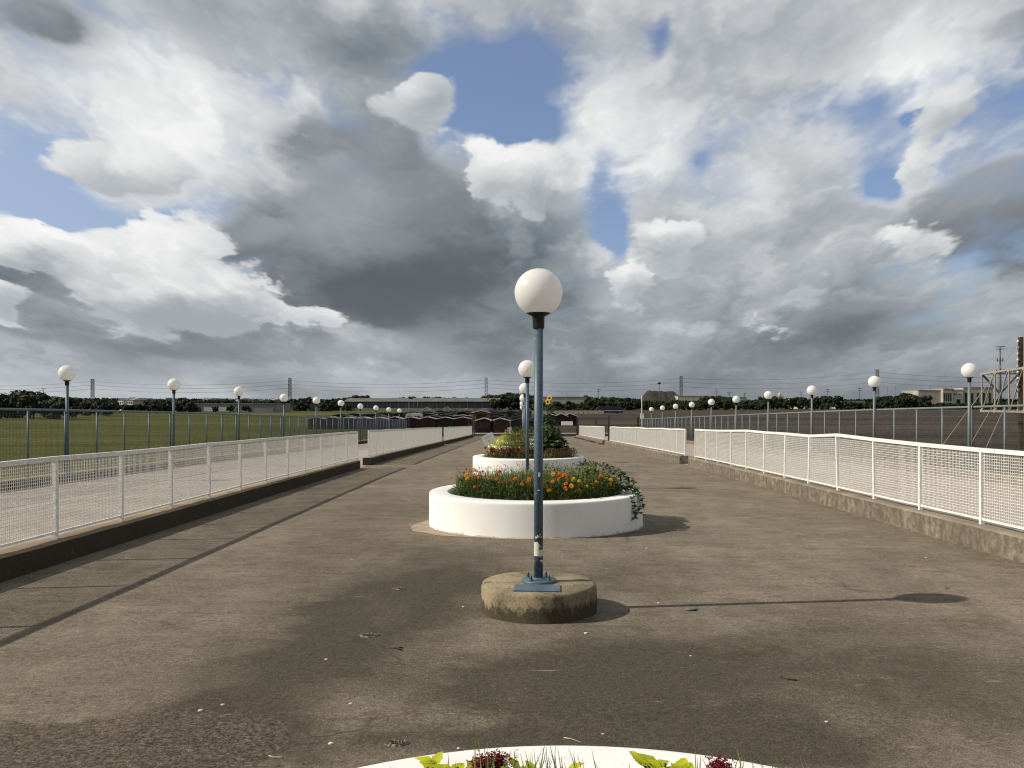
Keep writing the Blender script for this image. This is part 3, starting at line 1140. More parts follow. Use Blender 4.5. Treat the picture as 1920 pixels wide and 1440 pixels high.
M.update(
    mari_leaf=leaf_mat('marigold_leaves', [(.030, .055, .014), (.065, .105, .026), (.11, .155, .040), (.18, .21, .07)]),
    orange=leaf_mat('orange_petals', [(.80, .20, .02), (.88, .34, .04), (.70, .14, .02), (.9, .50, .12)], .6, .2),
    yellow=leaf_mat('yellow_petals', [(.85, .52, .02), (.85, .62, .08), (.8, .45, .02)], .6, .2),
    rust=leaf_mat('rust_petals', [(.40, .10, .03), (.60, .17, .04), (.48, .20, .10)], .7, .15),
    grassb=leaf_mat('grass_blades', [(.07, .12, .025), (.13, .19, .045), (.21, .25, .08), (.30, .29, .13)], .55, .3),
    straw=leaf_mat('seed_heads', [(.10, .085, .05), (.20, .17, .10), (.07, .05, .035)], .8, .2),
    ivy=leaf_mat('vine_leaves', [(.020, .048, .012), (.045, .085, .020), (.09, .14, .036)], .45, .2),
    lime=leaf_mat('lime_leaves', [(.50, .55, .02), (.68, .66, .03), (.40, .48, .03), (.75, .70, .07)], .5, .45),
    celo=leaf_mat('crimson_plumes', [(.15, .010, .018), (.22, .016, .028), (.07, .007, .012)], .8, .1),
    celo2=leaf_mat('brick_red_plumes', [(.30, .04, .03), (.20, .05, .03), (.38, .03, .06)], .8, .1),
    bronze=leaf_mat('bronze_leaves', [(.09, .05, .02), (.14, .08, .03), (.06, .06, .02)], .6, .2),
    paleflower=leaf_mat('cream_petals', [(.75, .72, .55), (.8, .75, .35)], .6, .3),
    olive=leaf_mat('olive_leaves', [(.10, .12, .025), (.20, .20, .04), (.30, .27, .06), (.13, .09, .03)]),
    darkfl=mat('sunflower_disc', (.05, .025, .012), (.02, .012, .006), 40, .9),
    stem=mat('green_stem', (.09, .13, .035), (.06, .09, .03), 10, .7),
)
prnd = random.Random(77)


def bush(t, r, h, n, ll, lw, m, name='foliage', up=.5, squash=1.0, thin=1.0):
    """A mound of separate leaves with stems, centred on the thing's origin."""
    b = MB()
    for i in range(max(5, n // 22)):
        a = prnd.uniform(0, 2 * PI)
        q = prnd.uniform(0, r * .7)
        b.tube([(q * .3 * math.cos(a), q * .3 * math.sin(a), 0), (q * math.cos(a), q * math.sin(a), h * prnd.uniform(.55, .9))], .004, 4, False)
    for i in range(n):
        a = prnd.uniform(0, 2 * PI)
        u = prnd.random() ** .5
        zf = prnd.random() ** .8
        rr = r * u * math.sqrt(max(.05, 1 - (zf * .92) ** 2.2))
        p = Vector((rr * math.cos(a), rr * math.sin(a) * squash, .02 + h * zf))
        d = Vector((math.cos(a) * u + prnd.uniform(-.7, .7), math.sin(a) * u + prnd.uniform(-.7, .7), up + prnd.uniform(-.6, .7)))
        k = prnd.uniform(.65, 1.25)
        b.leaf(p, d, ll * k, lw * k * thin)
    return b.obj(name, m, t, local=True)


def blossom_mesh(R, kind=0):
    b = MB()
    for ring in range(4):
        n = 13 - 2 * ring
        tilt = (.05, .35, .75, 1.2)[ring]
        for k in range(n):
            a = 2 * PI * (k + .5 * ring) / n + prnd.uniform(-.15, .15)
            d = Vector((math.cos(a) * math.cos(tilt), math.sin(a) * math.cos(tilt), math.sin(tilt)))
            b.leaf(Vector((0, 0, R * .12 * ring)) + d * R * .12, d, R * (1.0 - .12 * ring) * prnd.uniform(.85, 1.1), R * .55, .3)
    return b


def ball_mesh(R):
    """A double flower: a ball of short overlapping petals."""
    b = MB()
    n = 62
    for k in range(n):
        z = 1 - (k + .5) / n * 1.55
        a = k * 2.39996
        s_ = math.sqrt(max(0, 1 - z * z))
        d = Vector((s_ * math.cos(a), s_ * math.sin(a), z * .85))
        t_ = Vector((-d.y, d.x, .1))
        b.leaf(d * R * .55, d + Vector((0, 0, -.1)), R * .52, R * .5, .35, up=t_.cross(d))
    return b


bl_meshes = {}
for nm, m_ in (('orange', M['orange']), ('yellow', M['yellow']), ('rust', M['rust'])):
    for v in range(2):
        me = (ball_mesh(.036) if nm != 'rust' else blossom_mesh(.028)).mesh('blossom_' + nm)
        me.materials.append(m_)
        bl_meshes.setdefault(nm, []).append(me)

# marigolds along the front of the second planter
fl = [(874, 880, 'rust'), (882, 884, 'orange'), (888, 881, 'orange'), (893, 883, 'orange'), (899, 886, 'rust'), (905, 885, 'rust'), (870, 887, 'rust'), (874, 891, 'yellow'), (876, 898, 'yellow'),
      (886, 893, 'orange'), (892, 895, 'rust'), (899, 894, 'orange'), (880, 911, 'orange'), (890, 913, 'orange'), (898, 912, 'rust'), (918, 898, 'orange'), (931, 898, 'orange'), (936, 905, 'rust'),
      (932, 886, 'orange'), (937, 884, 'rust'), (951, 903, 'rust'), (966, 898, 'orange'), (961, 902, 'rust'), (979, 908, 'orange'), (988, 904, 'rust'), (992, 899, 'orange'), (958, 911, 'rust'),
      (1037, 889, 'yellow'), (1049, 889, 'orange'), (1058, 891, 'orange'), (1053, 894, 'orange'), (1062, 896, 'orange'), (1066, 894, 'rust'), (1036, 903, 'orange'), (1020, 906, 'rust'), (1048, 898, 'orange'),
      (1061, 907, 'orange'), (1071, 911, 'yellow'), (1060, 916, 'orange'), (1069, 917, 'rust'), (1030, 920, 'orange'), (1087, 920, 'yellow'), (1075, 899, 'yellow'), (1086, 902, 'yellow'),
      (1089, 909, 'yellow'), (1081, 921, 'yellow'), (1100, 912, 'yellow'), (1118, 905, 'yellow'), (1123, 893, 'rust'), (1127, 893, 'orange'), (1138, 898, 'yellow'), (1145, 900, 'yellow'), (1144, 908, 'yellow')]
plants = []
PY = PYS[1]
soil2 = dz(PY) + HP - .10
for i, X in enumerate((-.92, -.72, -.52, -.30, -.06, .16, .40, .62, .84, 1.05, 1.27, 1.47)):
    yf = PY - math.sqrt(1.42 ** 2 - (X - PX_) ** 2) + .20
    plants.append([X, yf, []])
for px, py, c in fl:
    bestp, bd = None, 9
    for p in plants:
        x = (px - VPX) * p[1] / FPX
        if abs(x - p[0]) < bd:
            bestp, bd = p, abs(x - p[0])
    bestp[2].append((px, py, c))
mw = ['at the planter\'s outer edge beside two yellow blooms', 'crowned with a dense orange head of blooms', 'second clump with a few low orange blooms', 'with dark rust blooms and dark leaves',
      'low clump before the white wall of the next planter', 'just beside the close lamp pole', 'peeping out behind the close lamp pole', 'with the tight cluster of bright orange balls',
      'with pale orange and yellow blooms low down', 'grassy clump with pale yellow blooms', 'with one rust bloom over yellow ones', 'at the vine-covered end of the planter']
for (X, Y, fs), lw in zip(plants, mw):
    t = thing('marigold_plant', 'marigold plant ' + lw, 'flower plant', (X, Y, soil2), 'marigolds in the planter behind the close lamp')
    bush(t, .22, .34, 620, .060, .020, M['mari_leaf'])
    st = MB()
    for j, (px, py, c) in enumerate(fs):
        yy = Y - prnd.uniform(.10, .24) if py > 898 else Y - prnd.uniform(-.02, .14)
        q = at(px, py, yy) - Vector((X, Y, soil2))
        st.tube([(q.x * .3, q.y * .3, .02), (q.x * .8, q.y * .8, q.z * .6), tuple(q)], .003, 4, False)
        o = bpy.data.objects.new('blossom', bl_meshes[c][j % 2])
        C.objects.link(o)
        o.parent = t
        o.location = q
        o.rotation_euler = (prnd.uniform(-.2, .9), prnd.uniform(-.5, .5), prnd.uniform(0, 6))
        o.scale = [prnd.uniform(.8, 1.1)] * 3
    if fs:
        st.obj('stems', M['stem'], t, local=True)


def grass_patch(cx, cy, z, r0, r1, n, h0, h1, a0, a1, label, seeds=.18, w=.006, name='grass'):
    b, sd = MB(), MB()
    for i in range(n):
        a = math.radians(prnd.uniform(a0, a1))
        r = math.sqrt(prnd.uniform(r0 * r0, r1 * r1))
        x, y = cx + r * math.cos(a), cy + r * math.sin(a)
        h = prnd.uniform(h0, h1)
        la, lean_ = prnd.uniform(0, 2 * PI), prnd.uniform(.1, .55) * h
        s = Vector((math.cos(la + 1.57), math.sin(la + 1.57), 0)) * w
        p0 = Vector((x, y, z))
        p1 = p0 + Vector((math.cos(la) * lean_ * .3, math.sin(la) * lean_ * .3, h * .6))
        p2 = p0 + Vector((math.cos(la) * lean_, math.sin(la) * lean_, h * prnd.uniform(.85, 1)))
        k = len(b.v)
        b.v += [tuple(q) for q in (p0 - s * .7, p0 + s * .7, p1 - s, p1 + s, p2)]
        b.f += [(k, k + 1, k + 3, k + 2), (k + 2, k + 3, k + 4)]
        b.sm += [False, False]
        if prnd.random() < seeds:
            d = (p2 - p1).normalized()
            for j in range(5):
                sd.leaf(p2 + d * .012 * j, d + Vector((prnd.uniform(-.5, .5), prnd.uniform(-.5, .5), .2)), .025, .010)
    o = b.obj(name, M['grassb'])
    stuff(o, label)
    if sd.v:
        stuff(sd.obj('grass_seed_heads', M['straw']), 'dry seed heads over ' + label)
    return o


grass_patch(PX_, PY, soil2, 0, 1.40, 2100, .24, .50, 0, 178, 'weedy green grass in the marigold planter')
grass_patch(PX_, PY, soil2, .5, 1.1, 420, .15, .32, 180, 360, 'short grass among the marigolds')

for i, (X, Y, r, h) in enumerate(((.75, 14.5, .34, .42), (1.1, 14.6, .34, .44), (1.35, 14.35, .30, .36), (.45, 14.9, .34, .46), (1.5, 14.0, .24, .26), (1.25, 15.0, .34, .48), (.0, 14.7, .3, .34))):
    t = thing('leafy_weed', 'pale green leafy weed ' + ['behind the orange cluster', 'behind the yellow blooms', 'close to the trailing vine', 'rising highest behind the close pole', 'low against the white rim by the vine', 'at the far side of the marigold planter', 'sparse one before the next white wall'][i],
              'plant', (X, Y, soil2), 'leafy weeds in the marigold planter')
    bush(t, r, h, 420, .065, .022, M['grassb'])

# climbing weed along the far right of the second planter and over its rim
v_ = thing('trailing_vine', 'dark leafy vine trailing down the shaded side of the marigold planter', 'vine', (1.55, 13.9, soil2))
lv, vs = MB(), MB()
paths = [[(1122, 868, 15.2), (1140, 874, 15.1), (1160, 885, 14.9), (1178, 899, 14.6), (1190, 908, 14.3)],
         [(1128, 874, 15.0), (1150, 886, 14.7), (1172, 897, 14.5), (1183, 895, 14.6)],
         [(1100, 900, 14.2), (1130, 912, 14.0), (1160, 914, 13.9), (1185, 914, 13.7), (1196, 922, 13.55), (1198, 938, 13.52), (1201, 948, 13.55), (1198, 958, 13.5), (1194, 966, 13.4)],
         [(1150, 905, 14.4), (1176, 912, 14.2), (1192, 916, 13.8), (1200, 932, 13.6), (1204, 940, 13.65), (1206, 955, 13.65)],
         [(1160, 912, 14.1), (1184, 916, 13.6), (1188, 930, 13.3), (1190, 946, 13.33), (1189, 962, 13.3), (1190, 975, 13.33)],
         [(1110, 912, 13.9), (1135, 916, 13.75), (1165, 917, 13.6)],
         [(1100, 880, 14.6), (1130, 890, 14.5), (1155, 900, 14.3), (1180, 908, 14.0)], [(1080, 872, 15.0), (1105, 866, 15.2), (1125, 872, 15.2)], [(1120, 900, 14.0), (1150, 906, 13.8), (1175, 913, 13.65)]]
for pth in paths:
    pts = [at(*p) for p in pth]
    vs.tube(pts, .004, 5, False)
    for i in range(len(pts) - 1):
        L = (pts[i + 1] - pts[i]).length
        for j in range(max(3, int(L / .012))):
            q = pts[i].lerp(pts[i + 1], prnd.random())
            d = Vector((prnd.uniform(-1, 1), prnd.uniform(-1, .2), prnd.uniform(-.5, .6)))
            lv.leaf(q + d * .02, d, prnd.uniform(.05, .09), prnd.uniform(.045, .07), .12)
vs.obj('stem', M['stem'], v_)
lv.obj('leaves', M['ivy'], v_)


def plume_plant(x, y, z, label, group, mp, leaf, h=.34, n=5, big=1., name='cockscomb_plant', pr=.045):
    t = thing(name, label, 'flower plant', (x, y, z), group)
    bush(t, .16 * big, h * .8, 110, .075 * big, .028 * big, leaf)
    for j in range(n):
        b = MB()
        for k in range(70):
            a = prnd.uniform(0, 2 * PI)
            u = prnd.random()
            d = Vector((math.cos(a), math.sin(a), prnd.uniform(-.2, 1.2)))
            b.leaf(Vector((math.cos(a) * pr * .4 * u, math.sin(a) * pr * .4 * u, prnd.uniform(0, pr * 1.6))), d, pr * prnd.uniform(.3, .6), pr * .35, .3)
        o = b.obj('plume', mp, t, local=True)
        o.location = (prnd.uniform(-.13, .13) * big, prnd.uniform(-.13, .13) * big, h * prnd.uniform(.8, 1.15))
    return t


# third planter
P3 = PYS[2]
s3 = dz(P3) + HP - .10
G3 = 'red cockscomb in the sunflower planter'
for i in range(9):
    X = -1.02 + .185 * i
    Y = P3 - math.sqrt(max(.1, 1.38 ** 2 - (X - PX_) ** 2)) + .18
    m_ = M['celo2'] if i in (0, 1, 2, 3, 6) else M['celo']
    plume_plant(X, Y, s3, ['magenta-tipped cockscomb at the planter\'s outer edge', 'brick red cockscomb second from the edge', 'brick red cockscomb below the tilted sign', 'rust red cockscomb with bronze leaves',
                           'crimson cockscomb low in the row', 'dark crimson cockscomb in the row', 'bright crimson clump left of the lamp poles', 'crimson plumes just beside the thin lamp pole', 'crimson plumes behind the close pole'][i],
                G3, m_, M['bronze'] if i in (1, 3, 4) else M['mari_leaf'], .30, 6, 1.1, pr=.06)
for i, (X, Y) in enumerate(((.95, 26.1), (1.22, 26.2), (1.5, 26.45), (1.62, 26.9), (1.38, 26.7))):
    t = thing('bronze_shrub', 'low bronze-brown bushy plant ' + ['under the sunflower', 'in front of the dark leaves', 'near the planter\'s lot-side edge', 'farthest round the lot-side edge', 'behind the other bronze bushes'][i],
              'plant', (X, Y, s3), 'bronze plants in the sunflower planter')
    bush(t, .26, .36, 300, .07, .022, M['bronze'])
for i, (X, Y) in enumerate(((-.8, 26.9), (-.45, 26.6), (-.1, 26.6), (.2, 26.8), (-.3, 27.3), (.1, 27.4))):
    t = thing('leafy_plant', 'bright green leafy plant ' + ['behind the brick red plumes', 'in the middle of the sunflower planter', 'behind the crimson clump', 'next to the thin lamp pole', 'deep in the sunflower planter', 'at the heart of the sunflower planter'][i],
              'plant', (X, Y, s3), 'green plants in the sunflower planter')
    bush(t, .32, (.55, .50, .58, .62, .78, .80)[i], 480, .08, .03, (M['lime'], M['grassb'], M['olive'], M['grassb'], M['olive'], M['olive'])[i])
grass_patch(PX_, P3, s3, 0, 1.4, 700, .2, .45, 0, 360, 'grass among the cockscomb', .1)

for i, (X, Y, h) in enumerate(((.92, 27.2, .85), (1.25, 27.3, .62), (.75, 27.6, .95))):
    t = thing('leafy_plant', 'dark broad-leaved plant ' + ['round the foot of the sunflower', 'spreading beside the sunflower', 'tall behind the sunflower stem'][i], 'plant', (X, Y, s3), 'dark plants round the sunflower')
    bush(t, .36, h, 420, .13, .07, M['ivy'])

# the tall sunflower clump
sf = thing('sunflower', 'tall sunflower with two yellow heads and big dark leaves right of the lamp poles', 'sunflower', (1.05, 27.0, s3))
st, lf = MB(), MB()
for (px, py, yy, bx) in ((1030.5, 747, 27.0, .0), (1027, 754, 26.95, -.08), (1038, 800, 26.8, .12), (1046, 812, 27.1, .2), (1022, 806, 27.1, -.15)):
    head = at(px, py, yy)
    b0 = Vector((1.05 + bx, yy, s3))
    n = 9
    pts = [b0.lerp(head, i / n) + Vector((.03 * math.sin(i * 1.3 + bx * 9), .02 * math.cos(i), 0)) * (i / n) for i in range(n + 1)]
    pts[-1] = head
    st.tube(pts, [.018 - .009 * i / n for i in range(n + 1)], 6)
    H = head.z - s3
    for j in range(int((95 if H < 1.4 else 60) * H)):
        f = prnd.uniform(.04, .97)
        q = b0.lerp(head, f)
        a = prnd.uniform(0, 2 * PI)
        L = (.34 - .24 * f) * prnd.uniform(.6, 1.15)
        out_ = Vector((math.cos(a), math.sin(a), prnd.uniform(-.25, .55)))
        st_ = q + out_ * L * .45
        lf.leaf(st_, out_ + Vector((0, 0, -.35)), L, L * .72, .15)
        st.tube([q, st_], .003, 3, False)
st.obj('stem', M['stem'], sf)
lf.obj('leaves', M['ivy'], sf)
for (px, py, yy) in ((1030.5, 746.5, 26.97), (1027, 753.5, 26.92)):
    c = at(px, py, yy)
    hd = MB()
    for k in range(22):
        a = 2 * PI * k / 22 + prnd.uniform(-.1, .1)
        hd.leaf((math.cos(a) * .038, -.01, math.sin(a) * .038), (math.cos(a), prnd.uniform(-.3, .15), math.sin(a)), .062 * prnd.uniform(.8, 1.1), .026, .1, up=(0, -1, 0))
    o = hd.obj('flower_head', M['yellow'], sf, local=True)
    o.location = c - Vector(sf['_o'])
    o.rotation_euler = (0, 0, -.5)
    dsk = MB()
    dsk.lathe([(.0, -.022), (.022, -.018), (.038, -.004), (.03, .012), (.0, .016)], 16)
    dsk.v = [(x, z, y) for x, y, z in dsk.v]
    dsk.obj('seed_disc', M['darkfl'], o, local=True)

# fourth planter, taller growth, and the sign leaning at its edge
P4 = PYS[3]
s4 = dz(P4) + HP - .10
G4 = 'plants in the planter behind the tilted sign'
for i, (X, Y, h, m_, lb) in enumerate(((-1.0, 39.4, .46, 'lime', 'yellow-green plant nearest the tilted sign'), (-.75, 39.1, .56, 'lime', 'yellow-green plant with pale tips beside the sign'),
                                        (-.55, 39.7, .80, 'grassb', 'taller green plant behind the lime ones'), (-.3, 39.2, .72, 'grassb', 'green bushy plant above the dark red tuft'),
                                        (-.1, 39.6, .86, 'bronze', 'tall bronze-green plant at the top of the heap'), (.15, 39.3, .85, 'grassb', 'green plant close to the thin poles'),
                                        (.4, 39.5, .8, 'mari_leaf', 'dark green plant behind the poles'), (1.2, 39.4, .5, 'mari_leaf', 'dark low plant toward the lot side'),
                                        (1.5, 39.6, .42, 'bronze', 'brown low plant at the lot-side rim'))):
    t = thing('tall_bedding_plant', lb, 'plant', (X, Y, s4), G4)
    bush(t, .32, h, 330, .09, .032, M[m_])
    if i in (0, 1, 2):
        b = MB()
        for k in range(14):
            a = prnd.uniform(0, 2 * PI)
            q = Vector((math.cos(a) * .2, math.sin(a) * .2, h * prnd.uniform(.75, 1.05)))
            for j in range(6):
                b.leaf(q, (math.cos(j), math.sin(j), .5), .04, .03)
        b.obj('blossoms', M['paleflower'], t, local=True)
plume_plant(-.28, 38.85, s4 + .3, 'dark red tuft on the heap of green behind the sunflower planter', G4, M['celo'], M['bronze'], .22, 7, 1.3, pr=.07)
P5 = PYS[4]
s5 = dz(P5) + HP - .10
for i, (X, h) in enumerate(((-.8, .5), (-.3, .9), (.2, 1.0), (.7, .9), (1.2, .6))):
    t = thing('bushy_plant', 'bushy plant in the last planter, ' + ['low one at its grass-side end', 'behind the heap of green', 'just behind the thin poles', 'behind the close pole', 'low one at its lot-side end'][i], 'plant', (X, P5 - .5, s5), 'plants in the last planter')
    bush(t, .36, h, 260, .10, .04, M['mari_leaf'])

sg = thing('tilted_sign', 'blank-looking white sign board tilted on a thin stake by the third planter out', 'sign', (-1.50, 38.3, dz(38.3)))
k_ = 38.3
cs = [at(902.5, 819, k_), at(909, 837, k_), at(929.5, 826.5, k_ + .05), at(922.5, 810, k_ + .05)]
b = MB()
th = Vector((0, .05, 0))
b.hexa([cs[1], cs[2], cs[2] + th, cs[1] + th, cs[0], cs[3], cs[3] + th, cs[0] + th])
bd = b.obj('board', M['white'], sg)
b = MB()
cx = sum(cs, Vector()) / 4
ex, ez = (cs[3] - cs[0]).normalized(), (cs[0] - cs[1]).normalized()
for (u0, u1, w) in ((-.2, .2, .14), (-.2, .14, .10), (-.2, .2, .06), (-.06, .06, -.09)):
    q = cx + ex * (u0 + u1) / 2 + ez * w + Vector((0, -.012, 0))
    hw, hh = ex * (u1 - u0) / 2, ez * (.010 if w > 0 else .05)
    b.quad(q - hw - hh, q + hw - hh, q + hw + hh, q - hw + hh)
b.obj('faded_print', mat('faded_print', (.52, .52, .51), (.66, .66, .65), 20, .6), bd, local=False)
b = MB()
b.tube([(-1.30, 38.38, dz(38.3)), (cx.x, 38.4, cx.z)], .014, 6)
b.obj('stake', M['steel'], sg)

# the planter at the viewer's feet
P0 = PYS[0]
s0 = dz(P0) + HP - .10
G0 = 'bright bedding plants at the viewer\'s feet'


def big_leaf(b, p, d, L, W, up=None, n=6):
    """A broad leaf of a strip with a rounded outline, folded and curving over."""
    d = Vector(d).normalized()
    u = Vector(up) if up is not None else Vector((0, 0, 1))
    s = d.cross(u).normalized()
    nn = s.cross(d)
    base = len(b.v)
    for i in range(n + 1):
        f = i / n
        w = W * .5 * math.sin(PI * min(1, f * .93 + .07)) ** .8 * (1 - .35 * f) * (1 + .12 * math.sin(f * 17))
        c = Vector(p) + d * L * f - nn * L * .30 * f * f
        b.v += [tuple(c + s * w + nn * w * .35), tuple(c), tuple(c - s * w + nn * w * .35)]
    for i in range(n):
        a = base + 3 * i
        b.f += [(a, a + 1, a + 4, a + 3), (a + 1, a + 2, a + 5, a + 4)]
        b.sm += [True, True]


def coleus(px, py, Y, label, n=26, sc_=1.0):
    n = int(n * 1.7)
    sc_ *= .86
    q = at(px, py, Y)
    t = thing('lime_coleus', label, 'plant', (q.x, Y, s0), G0)
    h = q.z - s0
    b, st = MB(), MB()
    for j in range(n):
        a = prnd.uniform(0, 2 * PI)
        zf = h * (prnd.uniform(.3, .86) if j > 6 else .86)
        el_ = prnd.uniform(-.1, .5) if j > 6 else prnd.uniform(.3, 1.0)
        d = (math.cos(a), math.sin(a), el_)
        p = (prnd.uniform(-.04, .04), prnd.uniform(-.04, .04), zf - .02)
        big_leaf(b, p, d, .085 * sc_ * prnd.uniform(.7, 1.15), .06 * sc_ * prnd.uniform(.8, 1.1))
    for j in range(4):
        st.tube([(.01 * j, 0, 0), (prnd.uniform(-.04, .04), prnd.uniform(-.04, .04), h * .85)], .005, 6, False)
    b.obj('leaves', M['lime'], t, local=True)
    st.obj('stem', M['stem'], t, local=True)


coleus(815, 1418, 2.86, 'pointed yellow-green coleus at the grass-side end of the closest planter', 24, 1.0)
coleus(868, 1430, 2.80, 'second yellow-green coleus, just before the dark red plume', 20)
coleus(985, 1428, 2.82, 'small yellow-green coleus amid the grass blades', 16, .8)
coleus(1065, 1432, 2.80, 'low yellow-green coleus at the middle of the close rim', 14, .8)
coleus(1228, 1416, 2.84, 'round-leaved yellow-green coleus on the lot side of the close planter', 30, 1.15)
coleus(1272, 1424, 2.80, 'yellow-green coleus touching the round-leaved one', 20, 1.0)
for (px, py, Y, lb) in ((905, 1425, 2.84, 'dark red plume plant in front of the close white rim'), (933, 1417, 2.86, 'dark crimson plume plant beside the grass blades'), (1352, 1428, 2.80, 'small dark crimson plume at the lot-side end of the close planter')):
    q = at(px, py, Y)
    t = thing('cockscomb_plant', lb, 'flower plant', (q.x, Y, s0), G0)
    h = q.z - s0
    bush(t, .06, h * .62, 26, .05, .022, M['mari_leaf'])
    b = MB()
    for k in range(700):
        a = prnd.uniform(0, 2 * PI)
        c = Vector((prnd.gauss(0, .022), prnd.gauss(0, .018), prnd.uniform(-.05, .0) + .010 * math.sin(k)))
        b.leaf(c, (math.cos(a), math.sin(a), prnd.uniform(-.1, 1.2)), prnd.uniform(.006, .014), .008, .3)
    o = b.obj('plume', M['celo'], t, local=True)
    o.location = (0, 0, h)
b = MB()
for (px, ptop, n) in ((840, 1410, 2), (892, 1372, 3), (914, 1392, 3), (934, 1400, 3), (948, 1412, 4), (965, 1405, 5), (985, 1408, 5), (1000, 1405, 6), (1018, 1402, 6), (1030, 1390, 7), (1045, 1402, 5), (1066, 1402, 4), (1082, 1415, 3),
                      (1109, 1405, 2), (1305, 1404, 4), (1325, 1418, 2), (1383, 1404, 3), (1388, 1410, 3), (1420, 1412, 3), (1452, 1408, 3), (1500, 1420, 3), (1470, 1430, 2), (730, 1432, 1), (855, 1425, 3), (1180, 1430, 2)):
    for j in range(n):
        Y = 2.84 - prnd.uniform(0, .12)
        tip = at(px + prnd.uniform(-14, 14) * (j > 0), ptop + prnd.uniform(0, 26) * (j > 0), Y)
        root = Vector((tip.x + prnd.uniform(-.09, .09), Y - prnd.uniform(.02, .12), s0))
        s_ = Vector((prnd.uniform(.5, 1), prnd.uniform(-.5, .5), 0)).normalized() * .0058
        prev = None
        for i in range(7):
            f = i / 6
            c = root.lerp(tip, f) + Vector((prnd.uniform(-.002, .002), 0, .06 * math.sin(PI * f) * (tip.z - root.z)))
            w = s_ * (1 - f * .92)
            if prev:
                b.quad(prev[0], prev[1], c + w, c - w, True)
            prev = (c - w, c + w)
stuff(b.obj('grass', M['grassb']), 'long green grass blades sprouting along the close white rim')

# pale dust ring round the foot of the marigold planter
b = MB()
n = 120
for k in range(n):
    a = 2 * PI * k / n
    dg = math.degrees(a)
    e = .035 + .03 * mnoise.noise((math.cos(a) * 6, math.sin(a) * 6, 5)) + (.30 + .1 * mnoise.noise((math.cos(a) * 5, math.sin(a) * 5, 1))) * math.exp(-((dg - 205) / 32.) ** 2)
    for r in (1.82, 1.84 + e):
        x, y = PX_ + r * math.cos(a), PY + r * math.sin(a)
        b.v.append((x, y, dz(y) + .004))
for k in range(n):
    a, c = 2 * k, 2 * ((k + 1) % n)
    b.f.append((a, a + 1, c + 1, c))
    b.sm.append(False)
stuff(b.obj('dust', mat('pale_dust', (.36, .28, .20), (.22, .175, .135), 6, .95, lo=.35, hi=.7)), 'pale sandy dust ring round the foot of the marigold planter')

# ---------------------------------------------------------------- litter on the walkway
def ground_pt(px, py):
    y = 10.
    for _ in range(12):
        y = (EYE - dz(y)) * FPX / (py - VPY)
    return Vector(((px - VPX) * y / FPX, y, dz(y)))


lr = random.Random(5)
stone_m = mat('pale_stone', (.62, .57, .47), (.42, .37, .30), 30, .9)
G_S = 'pale stones scattered on the walkway'
for px, py, r, lb in ((1099, 1188, .016, 'pale pebble in front of the concrete plinth'), (1213, 1029, .016, 'pale pebble beyond the plinth toward the lot side'), (1295, 1230, .009, 'tiny pale pebble on the open paving'),
                      (869, 1138, .012, 'tiny pebble beside the plinth'), (1235, 1131, .012, 'tiny pebble just behind the pole\'s shadow'), (376, 1333, .013, 'pebble near the worn patch'), (418, 1322, .011, 'second pebble near the worn patch'),
                      (658, 1320, .011, 'pebble below the damp stains'), (612, 1237, .012, 'pebble in the damp stain'), (1550, 1354, .010, 'tiny pebble at the bottom of the lot side'), (1736, 1046, .014, 'pebble near the sunlit kerb'),
                      (621, 1395, .014, 'brown pebble close to the white twig'), (860, 1404, .009, 'tiny pebble beside the close rim'), (660, 1050, .011, 'tiny pebble on the open grass-side paving')):
    p = ground_pt(px, py)
    b = MB()
    b.lathe([(.0, -.4 * r), (r * .8, -.2 * r), (r, .2 * r), (r * .75, .75 * r), (0.0001, r)], 9, jit=.3, seed=px)
    o = tag(b.obj('pebble', stone_m), lb, 'pebble', G_S)
    o.location = p
    o.scale = (1.3, 1, .8)
twm = mat('dry_twig', (.50, .42, .30), (.3, .24, .17), 20, .9)
dtw = mat('dark_twig', (.06, .042, .03), (.03, .022, .016), 20, .9)
for pts, m_, r, lb, nm in (([(504, 1418), (512, 1421), (522, 1421), (530, 1422)], twm, .004, 'curved pale twig below the damp stains', 'twig'),
                           ([(1057, 1384), (1070, 1386), (1090, 1393)], twm, .003, 'thin straw-coloured stalk just beyond the close rim', 'twig'),
                           ([(1461, 1269), (1475, 1274), (1495, 1277)], dtw, .006, 'dark dry leaf stalk on the open lot-side paving', 'twig'),
                           ([(730, 1215), (744, 1217), (752, 1220), (746, 1214), (756, 1216)], dtw, .005, 'small dark broken twig beside the damp stain', 'twig'),
                           ([(1128, 1377), (1134, 1378)], twm, .004, 'short white scrap near the close rim', 'scrap')):
    b = MB()
    b.tube([ground_pt(*p) + Vector((0, 0, r)) for p in pts], r, 6)
    tag(b.obj(nm, m_), lb, nm)
